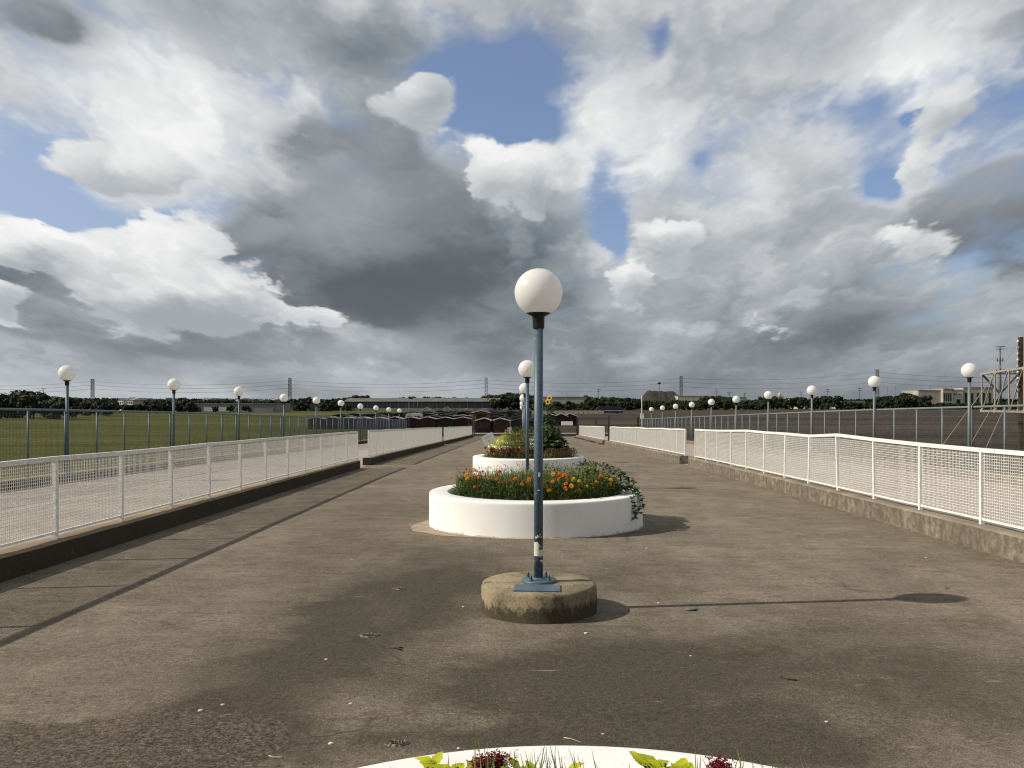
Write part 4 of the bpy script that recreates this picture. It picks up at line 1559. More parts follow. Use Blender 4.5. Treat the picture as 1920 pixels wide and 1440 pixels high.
# shallow broken spots with a pale rim
for px, py, r, lb in ((750, 1104, .05, 'small broken pothole with a pale edge, the farther of two'), (693, 1192, .05, 'small broken pothole with weeds in it'), (745, 1394, .04, 'shallow chipped hollow near the close rim')):
    p = ground_pt(px, py)
    t = thing('chipped_hollow', lb, 'pothole', (p.x, p.y, p.z), 'chipped hollows in the paving')
    b = MB()
    n = 22
    for k in range(n):
        a = 2 * PI * k / n
        for q, zz in ((.62, .003), (1.0, .012), (1.25, .002)):
            rr = r * q * (1 + .35 * mnoise.noise((math.cos(a) * 2, math.sin(a) * 2, px)))
            b.v.append((rr * 1.4 * math.cos(a), rr * math.sin(a), zz))
    for k in range(n):
        a, c = 3 * k, 3 * ((k + 1) % n)
        for j in range(2):
            b.f.append((a + j, a + j + 1, c + j + 1, c + j))
            b.sm.append(True)
    b.obj('rim', mat('broken_rim', (.26, .22, .17), (.05, .042, .035), 40, .95, lo=.38, hi=.54), t, local=True)
    b = MB()
    for k in range(26):
        a = lr.uniform(0, 2 * PI)
        b.leaf((lr.uniform(-.04, .04), lr.uniform(-.02, .02), .0), (math.cos(a), math.sin(a), lr.uniform(.1, 1.0)), lr.uniform(.02, .04), .01)
    b.obj('weeds', M['mari_leaf'] if py != 1104 else M['straw'], t, local=True)
p = ground_pt(1295, 1143)
b = MB()
b.lathe([(.0, .001), (.058, .003), (.062, .012), (.055, .016), (.02, .013), (.0001, .013)], 24)
o = tag(b.obj('metal_disc', mat('tarnished_metal', (.16, .19, .17), (.08, .09, .08), 12, .5, metal=.4)), 'tarnished round metal disc lying on the pole\'s shadow line', 'metal disc')
o.location = p
# leaf litter along the foot of the sunlit kerb
b = MB()
for i in range(1900):
    y = 2 + 26 * lr.random() ** 1.3
    x = 6.30 - abs(lr.gauss(0, .10)) - .01
    a = lr.uniform(0, 2 * PI)
    L = lr.uniform(.012, .04)
    b.leaf((x, y, dz(y) + lr.uniform(.002, .012)), (math.cos(a), math.sin(a), lr.uniform(-.05, .25)), L, L * .45, .2)
stuff(b.obj('leaf_litter', leaf_mat('dead_leaves', [(.30, .22, .13), (.10, .07, .045), (.42, .34, .22), (.05, .035, .025)], .9, .1)), 'dry leaf litter along the foot of the sunlit kerb')
b = MB()
for i in range(500):
    y = 2 + 22 * lr.random()
    x = -5.78 + abs(lr.gauss(0, .06)) + .01
    a = lr.uniform(0, 2 * PI)
    L = lr.uniform(.01, .03)
    b.leaf((x, y, dz(y) + .004), (math.cos(a), math.sin(a), lr.uniform(-.05, .25)), L, L * .45, .2)
stuff(b.obj('leaf_litter', bpy.data.materials['dead_leaves']), 'sparse dry litter along the shaded kerb')
b = MB()
for i in range(900):
    y = 62 + 34 * lr.random()
    x = 6.32 - abs(lr.gauss(0, .13))
    a = lr.uniform(0, 2 * PI)
    if mnoise.noise((0, y * .35, 2)) > -.05:
        b.leaf((x, y, dz(y)), (math.cos(a) * .5, math.sin(a) * .5, 1), lr.uniform(.06, .2), .03, .2)
stuff(b.obj('weeds', M['bronze']), 'dry weeds along the far kerb on the lot side')

# ---------------------------------------------------------------- gate at the end of the walkway
M['green'] = painted('dark_green_paint', (.012, .05, .032), (.03, .05, .04), .4, .5, 3.)
M['gate'] = mat('dark_gate_steel', (.028, .034, .036), (.045, .05, .05), 3, .6)
G_G = 'posts of the gate and end fence'
for px, yt, Y, w, m_, lb in ((886.5, 783, 103, .14, 'green', 'dark green square gate post at the end of the white fence'), (890, 786, 103.5, .10, 'green', 'thinner green post beside the square gate post'),
                             (1082.5, 783, 103, .13, 'gate', 'dark gate post between the gate and the bright fence'), (1141.5, 781, 61.9, .11, 'gate', 'tall dark post in the gap between two bright fences'),
                             (1196, 783, 103, .22, 'green', 'dark green post near the end of the pale blue rail'), (830.5, 801, 63.3, .07, 'gate', 'dark post in the gap between two grass-side fences'),
                             (878.5, 786, 106, .10, 'green', 'slim green post standing behind the far grass-side fence')):
    q = at(px, yt, Y)
    g = dz(Y)
    b = MB()
    b.box(q.x - w / 2, q.x + w / 2, Y - w / 2, Y + w / 2, g - .02, q.z)
    b.box(q.x - w * .62, q.x + w * .62, Y - w * .62, Y + w * .62, q.z, q.z + .03)
    b.box(q.x - w * .9, q.x + w * .9, Y - w * .9, Y + w * .9, g - .01, g + .03)
    tag(b.obj('gate_post', M[m_]), lb, 'post', G_G)


def panel(px0, px1, pt, pb, Y, label, nm, cat, m_, mid=True, pitch=.12):
    a, c = at(px0, pt, Y), at(px1, pb, Y)
    t = thing(nm, label, cat, (a.x, Y, c.z))
    f = MB()
    for (p0, p1) in (((a.x, Y, a.z), (c.x, Y, a.z)), ((a.x, Y, c.z), (c.x, Y, c.z)), ((a.x, Y, c.z), (a.x, Y, a.z)), ((c.x, Y, c.z), (c.x, Y, a.z))):
        f.bar(p0, p1, .07, .07)
    f.obj('frame', m_, t)
    b = MB()
    n = int((c.x - a.x) / pitch)
    for i in range(1, n):
        x = a.x + (c.x - a.x) * i / n
        b.bar((x, Y, c.z), (x, Y, a.z), .012, .012, caps=False)
    m2 = int((a.z - c.z) / pitch)
    for i in range(1, m2):
        z = c.z + (a.z - c.z) * i / m2
        b.bar((a.x, Y + .01, z), (c.x, Y + .01, z), .008, .008, caps=False)
    b.obj('mesh_infill', m_, t)
    return t


panel(1048.5, 1081, 797, 816.5, 104.6, 'low dark mesh gate leaf standing at the end of the walkway', 'gate', 'gate', M['gate'])
panel(1008, 1047.5, 797, 816.5, 104.9, 'second low dark mesh gate leaf partly behind the sunflower', 'gate', 'gate', M['gate'])
panel(1084, 1117, 785, 816, 104.5, 'dark mesh fence panel beside the gate post behind the bright fence', 'mesh_barrier', 'fence', M['gate'])
panel(1118, 1141, 785, 816, 104.5, 'dark mesh fence panel next to the tall dark post', 'mesh_barrier', 'fence', M['gate'])
sgn = thing('gate_sign', 'plain white sign board hung on the dark gate', 'sign', (5.9, 104.45, -1.2))
a, c = at(1052, 790, 104.45), at(1074, 797.5, 104.45)
b = MB()
b.box(a.x, c.x, 104.40, 104.43, c.z, a.z)
b.obj('board', M['white'], sgn)
b = MB()
b.box(a.x + .1, a.x + .14, 104.43, 104.47, c.z - .02, a.z + .06)
b.box(c.x - .14, c.x - .1, 104.43, 104.47, c.z - .02, a.z + .06)
b.obj('bracket', M['steel'], sgn)
sheet('pavement', [(-9.0, 118.6), (13, 118.6), (13, 121.6), (-9.0, 121.6)], GZ + .02, mat('pale_kerb', (.42, .38, .31), (.3, .27, .22), 1.5, .9))
# poles with white boxes
for px, pt, Y, bx, lb in ((1203.5, 742, 95, True, 'thin white pole carrying a white box at the end of the pale blue rail'),):
    q = at(px, pt, Y)
    t = thing('box_pole', lb, 'pole', (q.x, Y, dz(Y)))
    b = MB()
    b.tube([(q.x, Y, dz(Y)), (q.x, Y, q.z)], .035, 8)
    b.obj('pole', M['wire'], t)
    a, c = at(1201, 776, Y - .05), at(1207, 785, Y - .05)
    b = MB()
    b.box(a.x, c.x, Y - .22, Y - .04, c.z, a.z)
    b.box(a.x - .02, c.x + .02, Y - .24, Y - .03, a.z, a.z + .03)
    b.obj('box', M['white'], t)

# ---------------------------------------------------------------- market huts
hr = random.Random(21)
hcol = {
    'dark red': mat('dark_red_boards', (.070, .026, .020), (.042, .017, .014), 1.5, .8),
    'brown': mat('brown_boards', (.075, .036, .022), (.045, .022, .014), 1.5, .8),
    'green': mat('green_boards', (.012, .045, .030), (.008, .028, .02), 1.5, .8),
    'black': mat('black_boards', (.016, .015, .015), (.028, .024, .022), 1.5, .8),
    'orange-brown': mat('orange_brown_boards', (.24, .095, .035), (.15, .06, .024), 1.5, .8),
    'grey': mat('grey_boards', (.10, .105, .11), (.07, .072, .075), 1.5, .8),
    'blue-grey': mat('bluegrey_boards', (.06, .085, .10), (.04, .055, .065), 1.5, .8),
}
roof_m = [mat('pale_roof_sheet', (.42, .42, .41), (.28, .28, .275), 1.2, .6), mat('slate_roof', (.09, .095, .105), (.06, .062, .07), 1.2, .7), mat('grey_roof', (.20, .205, .21), (.13, .135, .14), 1.2, .7)]
dim_trim = mat('dull_trim', (.17, .17, .165), (.08, .08, .08), .4, .7)
trim_m = mat('white_trim', (.70, .69, .66), (.5, .48, .45), 2, .6)
door_m = mat('shutter_boards', (.03, .018, .014), (.05, .03, .022), 6, .8)


def hut(cx, Y, w, d, he, hr_, col, rf, label, group, gz=GZ, name='market_hut'):
    t = thing(name, label, 'hut', (cx, Y, gz), group)
    b = MB()
    x0, x1 = -w / 2, w / 2
    n0 = len(b.v)
    for y in (0, d):
        b.v += [(x0, y, 0), (x1, y, 0), (x1, y, he), (0, y, hr_ - .06), (x0, y, he)]
    b.f += [(0, 1, 2, 3, 4), (9, 8, 7, 6, 5), (1, 6, 7, 2), (0, 4, 9, 5)]
    b.sm += [False] * 4
    for k in range(int(w / .35)):
        x = x0 + .15 + k * .35
        b.box(x, x + .03, -.012, 0.0, .05, he - .05)
    b.obj('walls', hcol[col], t, local=True)
    r = MB()
    o = .18
    for s in (-1, 1):
        e = Vector((s * (w / 2 + o), 0, he - o * (hr_ - he) / (w / 2)))
        k = Vector((0, 0, hr_))
        dn = Vector((0, 0, .05))
        ya, yb = Vector((0, -.25, 0)), Vector((0, d + .2, 0))
        pts = [e - dn + ya, k - dn + ya, k - dn + yb, e - dn + yb, e + ya, k + ya, k + yb, e + yb]
        r.hexa(pts if s < 0 else [pts[i] for i in (1, 0, 3, 2, 5, 4, 7, 6)])
    ro = r.obj('roof', rf, t, local=True)
    f = MB()
    for s in (-1, 1):
        f.bar((s * (w / 2 + o), -.265, he - o * (hr_ - he) / (w / 2) + .0), (0, -.265, hr_ + .0), .03, .13, up=(0, 0, 1))
    f.obj('trim', trim_m if (rf is roof_m[0] and Y < 170) else dim_trim, ro, local=True)
    f = MB()
    dw = w * .55
    f.box(-dw / 2, dw / 2, -.03, -.012, he * .42, he * .92)
    f.box(-dw / 2 - .1, dw / 2 + .1, -.16, -.012, he * .38, he * .42)
    f.obj('shutter', door_m, t, local=True)
    return t


front = [(908, 'black', 122, 2.66), (938, 'dark red', 122, 2.66), (979, 'green', 122.5, 3.1), (1000, 'brown', 123, 2.2)]
for px, c, Y, w in front:
    hut((px - VPX) * Y / FPX, Y, w, 2.4, 1.85, 2.22, c, roof_m[1 if px > 960 else 0],
        {908: 'black-brown hut nearest the gate, first of the front pair', 938: 'dark red hut of the front pair by the gate', 979: 'big dark green hut behind the flower heap', 1000: 'brown hut behind the close lamp pole'}[px], 'huts in the front row by the gate')
i = 0
cyc = ['dark red', 'dark red', 'green', 'dark red', 'brown', 'black', 'dark red', 'brown']
for px in (868, 835, 802, 771, 741, 711, 682, 652, 622, 593):
    Y = 140 + lr.uniform(-.6, .6)
    c = ['dark red', 'green', 'brown', 'dark red', 'black', 'brown', 'grey', 'brown', 'black', 'brown'][i]
    hut((px - VPX) * Y / FPX, Y, 2.75, 2.4, 1.78, 2.08 + lr.uniform(-.03, .06), c, roof_m[0],
        f'{c} hut with a pale gable roof, {ordn[i]} from the gate in the second row', 'huts in the second row')
    i += 1
rows = [(158, 650, 975, 27, 3.3, 2.25), (180, 640, 985, 27, 3.4, 2.3), (206, 690, 990, 26, 3.6, 2.35), (238, 740, 985, 27, 4.0, 2.4)]
for ri, (Y0, xa, xb, st_, w, hh) in enumerate(rows):
    px = xa
    while px < xb:
        Y = Y0 + hr.uniform(-3, 3)
        ww = w * hr.uniform(.8, 1.25)
        c = hr.choice(['brown', 'grey', 'black', 'blue-grey', 'grey', 'black', 'blue-grey'])
        if not (880 < px < 922 and ri == 0) and hr.random() > (.1, .2, .3, .4)[ri]:
            rf = roof_m[hr.choice([0, 1, 0, 2, 1, 2])]
            rn = {0: 'pale', 1: 'slate', 2: 'grey'}[roof_m.index(rf)]
            hut((px - VPX) * Y / FPX, Y, ww, 3, hh - .28 - hr.uniform(0, .25), hh + hr.uniform(-.25, .10), c, rf,
                f'{c} hut with a {rn} roof in the {ordn[ri + 2]} row of the market', f'huts in the {ordn[ri + 2]} row')
        px += st_ * hr.uniform(.8, 1.35)
hut((902 - VPX) * 137 / FPX, 137, 2.7, 3, 2.9, 3.2, 'orange-brown', roof_m[0], 'tall orange-brown wooden hut standing above its neighbours', 'huts in the second row')
for px, Y, w, lb in ((1052, 158, 2.4, 'black hut beyond the gate next to the sunflower'), (1069, 158.5, 2.7, 'black hut beyond the white gate sign'), (1030, 160, 2.5, 'black hut mostly behind the sunflower')):
    hut((px - VPX) * Y / FPX, Y, w, 2.6, 1.95, 2.45, 'black', roof_m[0], lb, 'dark huts beyond the gate')
# white crates by the green hut
cr_ = [at(955, 811.3, 121.5)]
for k in range(3):
    b = MB()
    x, z = cr_[0].x, GZ + .0 + k * .27
    b.box(x - .26, x + .26, 121.3, 121.7, z + .02, z + .25)
    for s in (-1, 1):
        b.box(x + s * .27 - .02, x + s * .27 + .02, 121.28, 121.72, z, z + .26)
    tag(b.obj('crate', trim_m), ['bottom white crate of the little stack beside the dark red hut', 'middle white crate of the little stack', 'top white crate of the little stack'][k], 'crate', 'stacked white crates')


def rounded_trailer(px0, px1, pt, pb, Y, m_, label, name, cat, group=None, stripe=None):
    a, c = at(px0, pt, Y), at(px1, pb, Y)
    t = thing(name, label, cat, ((a.x + c.x) / 2, Y, GZ), group)
    hw, h = (c.x - a.x) / 2, a.z - GZ
    b = MB()
    prof = [(-1, .12), (-1, .70), (-.92, .88), (-.75, .97), (0, 1), (.75, .97), (.92, .88), (1, .70), (1, .12)]
    dpt = 2.3
    for x, z in prof:
        b.v.append((x * hw, 0, z * h))
    for x, z in prof:
        b.v.append((x * hw, dpt, z * h))
    n = len(prof)
    for i in range(n - 1):
        b.f.append((i, i + n, i + n + 1, i + 1))
        b.sm.append(False)
    b.f += [tuple(range(n)), tuple(n + i for i in reversed(range(n))), (0, n - 1, 2 * n - 1, n)]
    b.sm += [False] * 3
    b.obj('body', m_, t, local=True)
    b = MB()
    for k in range(4):
        x = hw * (-.75 + .4 * k)
        b.box(x, x + hw * .28, -.03, -.005, h * .52, h * .78)
    b.obj('window_band', door_m, t, local=True)
    for s in (-.55, .55):
        b = MB()
        b.tube([(s * hw, -.06, h * .13), (s * hw, .18, h * .13)], h * .13, 14)
        b.obj('wheel', M['black'], t, local=True)
    if stripe:
        b = MB()
        b.box(-hw * .98, hw * .98, -.02, -.004, h * .38, h * .44)
        b.obj('stripe', stripe, t, local=True)
    return t


rounded_trailer(760, 791, 774.5, 796, 165, mat('caravan_paint', (.55, .55, .54), (.4, .4, .39), 2, .5), 'white round-topped caravan standing among the huts', 'caravan', 'caravan')
rounded_trailer(1119, 1168, 761.5, 776, 352, mat('navy_paint', (.025, .03, .075), (.02, .02, .05), 2, .5), 'long navy blue trailer at the edge of the far lot', 'trailer', 'trailer', stripe=trim_m)
orr = mat('orange_lid', (.42, .14, .06), (.3, .10, .05), 3, .7)
G_B = 'white skips with orange lids in the far lot'
for k in range(14):
    px = 1003 + 9.6 * k
    Y = 345
    t = thing('open_container', 'white container with an orange lid in the long far row', 'container', ((px - VPX) * Y / FPX, Y, GZ), G_B)
    b = MB()
    b.hexa([(-.85, 0, .1), (.85, 0, .1), (.85, 1.4, .1), (-.85, 1.4, .1), (-1.0, -.15, 1.25), (1.0, -.15, 1.25), (1.0, 1.6, 1.25), (-1.0, 1.6, 1.25)])
    b.obj('bin', trim_m, t, local=True)
    b = MB()
    n = 7
    for j in range(n):
        a0, a1 = PI * j / n, PI * (j + 1) / n
        b.quad((-.98 * math.cos(a0), -.12, 1.27 + .5 * math.sin(a0)), (-.98 * math.cos(a1), -.12, 1.27 + .5 * math.sin(a1)),
               (-.98 * math.cos(a1), 1.5, 1.27 + .5 * math.sin(a1)), (-.98 * math.cos(a0), 1.5, 1.27 + .5 * math.sin(a0)))
    b.v += []
    k0 = len(b.v)
    b.v += [(-.98 * math.cos(PI * j / n), -.12, 1.27 + .5 * math.sin(PI * j / n)) for j in range(n + 1)]
    b.f.append(tuple(range(k0, k0 + n + 1)))
    b.sm.append(False)
    b.obj('lid', orr, t, local=True)

# canopy tents and stored frames farther back
G_T = 'small gabled canopies behind the market'
tm = [mat('canopy_white', (.50, .50, .50), (.36, .36, .37), 2, .7), mat('canopy_grey', (.11, .11, .12), (.07, .07, .08), 2, .7)]
for k, px in enumerate((800, 812, 826, 838, 850, 862, 874, 884, 896, 908, 922, 934, 946, 957, 968)):
    Y = 330 + hr.uniform(-12, 30)
    w = hr.uniform(2.6, 4.4)
    t = thing('canopy', ('white' if k % 3 == 0 else 'grey') + ' gabled canopy in the long row behind the market huts', 'canopy', ((px - VPX) * Y / FPX, Y, GZ), G_T)
    h = hr.uniform(2.3, 3.2)
    b = MB()
    for s in (-1, 1):
        b.bar((s * w / 2, -.1, h * .45), (0, -.1, h), .22, .22)
        b.quad((s * w / 2, 0, h * .45), (0, 0, h), (0, 3, h), (s * w / 2, 3, h * .45))
    b.obj('roof', tm[0 if k % 3 == 0 else 1], t, local=True)
    b = MB()
    for s in (-1, 1):
        for y in (0, 3):
            b.bar((s * w / 2, y, 0), (s * w / 2, y, h * .47), .12, .12)
    b.box(-w / 2 + .3, w / 2 - .3, .6, 2.6, 0, h * .42)
    b.obj('posts', hcol['black'], t, local=True)


# ---------------------------------------------------------------- buildings
def block(name, label, cat, px0, px1, ptop, Y, dep, m_, group=None, roof=None, wins=(), trim=None, gz=GZ):
    a = at(px0, ptop, Y)
    c = at(px1, ptop, Y)
    t = thing(name, label, cat, ((a.x + c.x) / 2, Y, gz), group)
    hw, h = (c.x - a.x) / 2, a.z - gz
    b = MB()
    b.box(-hw, hw, 0, dep, 0, h)
    b.obj('walls', m_, t, local=True)
    b = MB()
    b.box(-hw - .3, hw + .3, -.3, dep + .3, h + .003, h + (.35 if roof is None else .25))
    ro = b.obj('roof_edge', roof or m_, t, local=True)
    for (u0, u1, v0, v1, wm_) in wins:
        b = MB()
        b.box(-hw + 2 * hw * u0, -hw + 2 * hw * u1, -.12, -.003, h * v0, h * v1)
        b.obj('window', wm_, t, local=True)
    return t, hw, h


glass = mat('dark_window', (.02, .024, .03), (.03, .035, .04), 1, .25)
beige = mat('beige_render', (.42, .39, .315), (.34, .32, .255), .08, .9)
cream = mat('cream_render', (.38, .36, .30), (.31, .29, .24), .08, .9)
whiteb = mat('white_render', (.56, .54, .49), (.45, .43, .39), .08, .9)
greyb = mat('grey_sheet', (.15, .155, .155), (.115, .12, .12), .08, .8)
lgrey = mat('light_grey_sheet', (.26, .265, .265), (.20, .205, .205), .08, .8)
Y = 540
t, hw, h = block('warehouse', 'very long low warehouse with a pale sloping roof and white wall ribs behind the market', 'warehouse', 646, 934, 754.5, Y, 42, mat('dark_wall_sheet', (.085, .09, .105), (.065, .068, .08), .05, .8))
b = MB()
b.hexa([(-hw - 1, -1, h + .4), (hw + 1, -1, h + .4), (hw + 1, 21, h + .4), (-hw - 1, 21, h + .4), (-hw - 1, -1, h + .6), (hw + 1, -1, h + .6), (hw + 1, 21, h + 3.0), (-hw - 1, 21, h + 3.0)])
b.hexa([(-hw - 1, 21.01, h + .4), (hw + 1, 21.01, h + .4), (hw + 1, 43, h + .4), (-hw - 1, 43, h + .4), (-hw - 1, 21.01, h + 3.0), (hw + 1, 21.01, h + 3.0), (hw + 1, 43, h + .6), (-hw - 1, 43, h + .6)])
b.obj('roof', mat('ribbed_roof', (.135, .135, .125), (.09, .09, .086), .15, .8), t, local=True)
for k in range(21):
    b = MB()
    x = -hw + 2 * hw * k / 20
    b.box(x - .16, x + .16, -.3, -.02, 0, h)
    b.obj('wall_rib', lgrey, t, local=True)
b = MB()
b.box(-hw, hw, -.35, -.305, .0, 1.4)
b.obj('plinth_wall', lgrey, t, local=True)
t, hw, h = block('warehouse', 'low grey flat-roofed warehouse beyond the grass field', 'warehouse', 360, 512, 757.6, 420, 30, lgrey, wins=[(.15, .32, .08, .62, whiteb), (.33, .46, .08, .62, whiteb), (.03, .11, .05, .6, glass), (.55, .58, 0, .55, glass), (.70, .73, 0, .55, glass)])
block('shed', 'dark low shed between the two warehouses', 'shed', 516, 600, 760, 470, 20, greyb, wins=[(.1, .2, .2, .6, glass), (.4, .5, .2, .6, glass)])
block('shed', 'grey shed with a pale roof at the corner of the long warehouse', 'shed', 600, 645, 762, 520, 20, greyb, roof=lgrey)


def house(px0, px1, pe, pr_, Y, m_, rm, label, n=3, group='houses beyond the grass field'):
    a, c, e = at(px0, pe, Y), at(px1, pe, Y), at(px0, pr_, Y)
    t = thing('house', label, 'house', ((a.x + c.x) / 2, Y, GZ), group, rz=-.65)
    hw, he, hh = (c.x - a.x) / 2, a.z - GZ, e.z - GZ
    b = MB()
    b.box(-hw, hw, 0, 10, 0, he)
    b.tri((-hw * .45, -.02, he), (hw * .45, -.02, he), (0, -.02, hh))
    b.obj('walls', m_, t, local=True)
    r = MB()
    r.hexa([(-hw - .5, -.5, he + .01), (hw + .5, -.5, he + .01), (hw + .5, 10.5, he + .01), (-hw - .5, 10.5, he + .01), (-hw * .85, 4.8, hh), (hw * .85, 4.8, hh), (hw * .85, 5.2, hh), (-hw * .85, 5.2, hh)])
    for s in (-1, 1):
        r.hexa([(s * hw * .5, -.5, he - .1), (0, -.5, hh - .1), (0, 5, hh - .1), (s * hw * .5, 5, he - .1), (s * hw * .5, -.5, he + .1), (0, -.5, hh + .12), (0, 5, hh + .12), (s * hw * .5, 5, he + .1)])
    r.obj('roof', rm, t, local=True)
    for k in range(n):
        for fl_ in (.25, .65):
            b = MB()
            x = -hw + 2 * hw * (k + .5) / n
            b.box(x - .7, x + .7, -.1, -.003, he * fl_, he * (fl_ + .2))
            b.obj('window', glass, t, local=True)


rfm = roof_m[2]
house(216, 236, 750, 747, 520, whiteb, rfm, 'long white house at the end of the row beyond the field')
house(233, 254, 750, 745.5, 515, cream, roof_m[0], 'cream house with a steep white gable beyond the field')
house(255, 274, 750, 746.5, 520, whiteb, rfm, 'white house beside the steep-gabled one')
house(291, 304, 752, 748, 560, cream, rfm, 'narrow cream house half hidden by trees')
house(306, 318, 750, 746, 600, beige, rfm, 'beige house behind the second globe lamp of the grass side')
for k, (x0, x1, e, r_) in enumerate(((376, 392, 749, 746), (394, 412, 750, 747), (414, 430, 750, 747.5), (434, 452, 749, 746), (456, 474, 750.5, 748), (478, 494, 751, 748), (498, 516, 750, 747))):
    house(x0, x1, e, r_, 620, (beige, cream, greyb)[k % 3], roof_m[k % 3], f'far house over the grey warehouse roof, {ordn[k]} of the row from the field\'s outer side', 2, 'far houses over the grey warehouse')
block('office_building', 'plain beige block with one square window behind the market lot', 'building', 1018, 1103, 744.5, 560, 30, beige, roof=mat('roof_felt', (.16, .15, .13), None, 1, .9),
      wins=[(.83, .875, .36, .62, glass), (.945, .97, .5, .72, whiteb)])
block('office_building', 'long beige building low behind the trees past the mound', 'building', 1271, 1345, 742.5, 900, 40, beige, wins=[(.1 + .15 * k, .16 + .15 * k, .35, .6, glass) for k in range(6)])
block('office_building', 'pale flat building with a tiny dome-topped tower behind it', 'building', 1350, 1400, 745, 880, 40, cream, wins=[(.1 + .2 * k, .18 + .2 * k, .3, .6, glass) for k in range(4)])
block('office_building', 'low pale building between dark trees toward the steel frame', 'building', 1498, 1560, 749, 700, 30, whiteb)
block('office_building', 'long low building with a dark roof beyond the lot', 'building', 1568, 1622, 751, 720, 30, beige, roof=mat('dark_roof', (.03, .03, .033), None, 1, .8))
tw = thing('domed_tower', 'tiny far tower with a small dome between distant trees', 'tower', *[(at(1464, 757, 1000).x, 1000, GZ)])
b = MB()
b.box(-4, 4, 0, 8, 0, 13)
b.lathe([(2.2, 13), (2.1, 15), (1.6, 16.5), (.5, 18), (.15, 20)], 12, 0, 4)
b.obj('walls', beige, tw, local=True)
# stepped pale building at the right
YB = 700
t, hw, h = block('office_building', 'big pale stepped building with square windows near the steel frame', 'building', 1722, 1768, 732, YB, 30, cream)
t2, hw2, h2 = block('office_building', 'middle wing of the stepped pale building, lower than its tower', 'building', 1768.3, 1788, 729.5, YB - 4, 30, cream,
                    wins=[(.05, .16, .40, .80, glass), (.25, .36, .40, .80, glass), (.45, .56, .40, .80, glass), (.65, .76, .40, .80, glass)])
block('office_building', 'pale wing with paired small windows behind the closest lot-side lamp', 'building', 1788.3, 1806, 731, YB - 2, 28, whiteb,
      wins=[(.06, .14, .72, .80, glass), (.22, .30, .72, .80, glass), (.55, .63, .72, .80, glass), (.71, .79, .72, .80, glass), (.3, .7, .2, .5, glass)])
block('office_building', 'taller end wing of the pale building behind the steel frame', 'building', 1806.3, 1862, 727, YB, 30, beige, roof=mat('brown_roof', (.12, .09, .07), None, 1, .8),
      wins=[(.05 + .2 * k, .12 + .2 * k, .25, .75, glass) for k in range(5)])

# ---------------------------------------------------------------- mound
b = MB()
NX, NY = 60, 22
x0, x1 = at(1196, 757, 950).x, at(1302, 757, 950).x
for j in range(NY + 1):
    for i in range(NX + 1):
        u, v = i / NX, j / NY
        e = min(1, (u / .20)) ** .8 * min(1, (1 - u) / .36) ** 1.1
        s_ = math.sin(PI * min(1, v * 1.0)) ** .6 if v < 1 else 0
        hgt = 19.0 * e * (1 - .16 * max(0, u - .25)) * s_
        hgt *= 1 + .10 * mnoise.noise((u * 9, v * 7, 1)) + .05 * mnoise.noise((u * 25, v * 18, 2))
        b.v.append((x0 + (x1 - x0) * u, 900 + 110 * v, GZ - .1 + max(0, hgt)))
for j in range(NY):
    for i in range(NX):
        a = j * (NX + 1) + i
        b.f.append((a, a + 1, a + NX + 2, a + NX + 1))
        b.sm.append(False)
struct(b.obj('hill', land_mat('mound_earth', (.045, .042, .034), (.030, .029, .025), (.065, .060, .047), .03)))


# ---------------------------------------------------------------- pylons and wires
def pylon(cx, Y, top, label):
    """Lattice mast, straight above and splayed at the foot."""
    t = thing('pylon', label, 'pylon', (cx, Y, GZ), 'power line pylons')
    b = MB()
    w, wb, zb = 1.75, 5.0, top * .34
    for sx in (-1, 1):
        for sy in (-1, 1):
            b.bar((sx * wb, sy * wb, 0), (sx * w, sy * w, zb), .55, .55)
            b.bar((sx * w, sy * w, zb), (sx * w, sy * w, top), .55, .55)
    b.obj('legs', M['steel'], t, local=True)
    b = MB()
    n = 11
    for k in range(n):
        z0, z1 = zb + (top - zb) * k / n, zb + (top - zb) * (k + 1) / n
        s_ = 1 if k % 2 else -1
        for sy in (-1, 1):
            b.bar((-s_ * w, sy * w, z0), (s_ * w, sy * w, z1), .3, .3)
            b.bar((sy * w, -s_ * w, z0), (sy * w, s_ * w, z1), .3, .3)
            b.bar((-w, sy * w, z1), (w, sy * w, z1), .3, .3)
    for k in range(3):
        f0, f1 = k / 3, (k + 1) / 3
        a0, a1 = wb + (w - wb) * f0, wb + (w - wb) * f1
        for s_ in (-1, 1):
            b.bar((-s_ * a0, -a0, zb * f0), (s_ * a1, -a1, zb * f1), .3, .3)
    b.obj('bracing', M['steel'], t, local=True)
    b = MB()
    for z in (top - .5, top * .86, top * .72):
        b.bar((0, -4.2, z), (0, 4.2, z), .35, .35)
        for y in (-4, 4):
            b.tube([(0, y, z - .2), (0, y, z - 2.2)], .22, 6)
    b.obj('cross_arms', M['steel'], t, local=True)


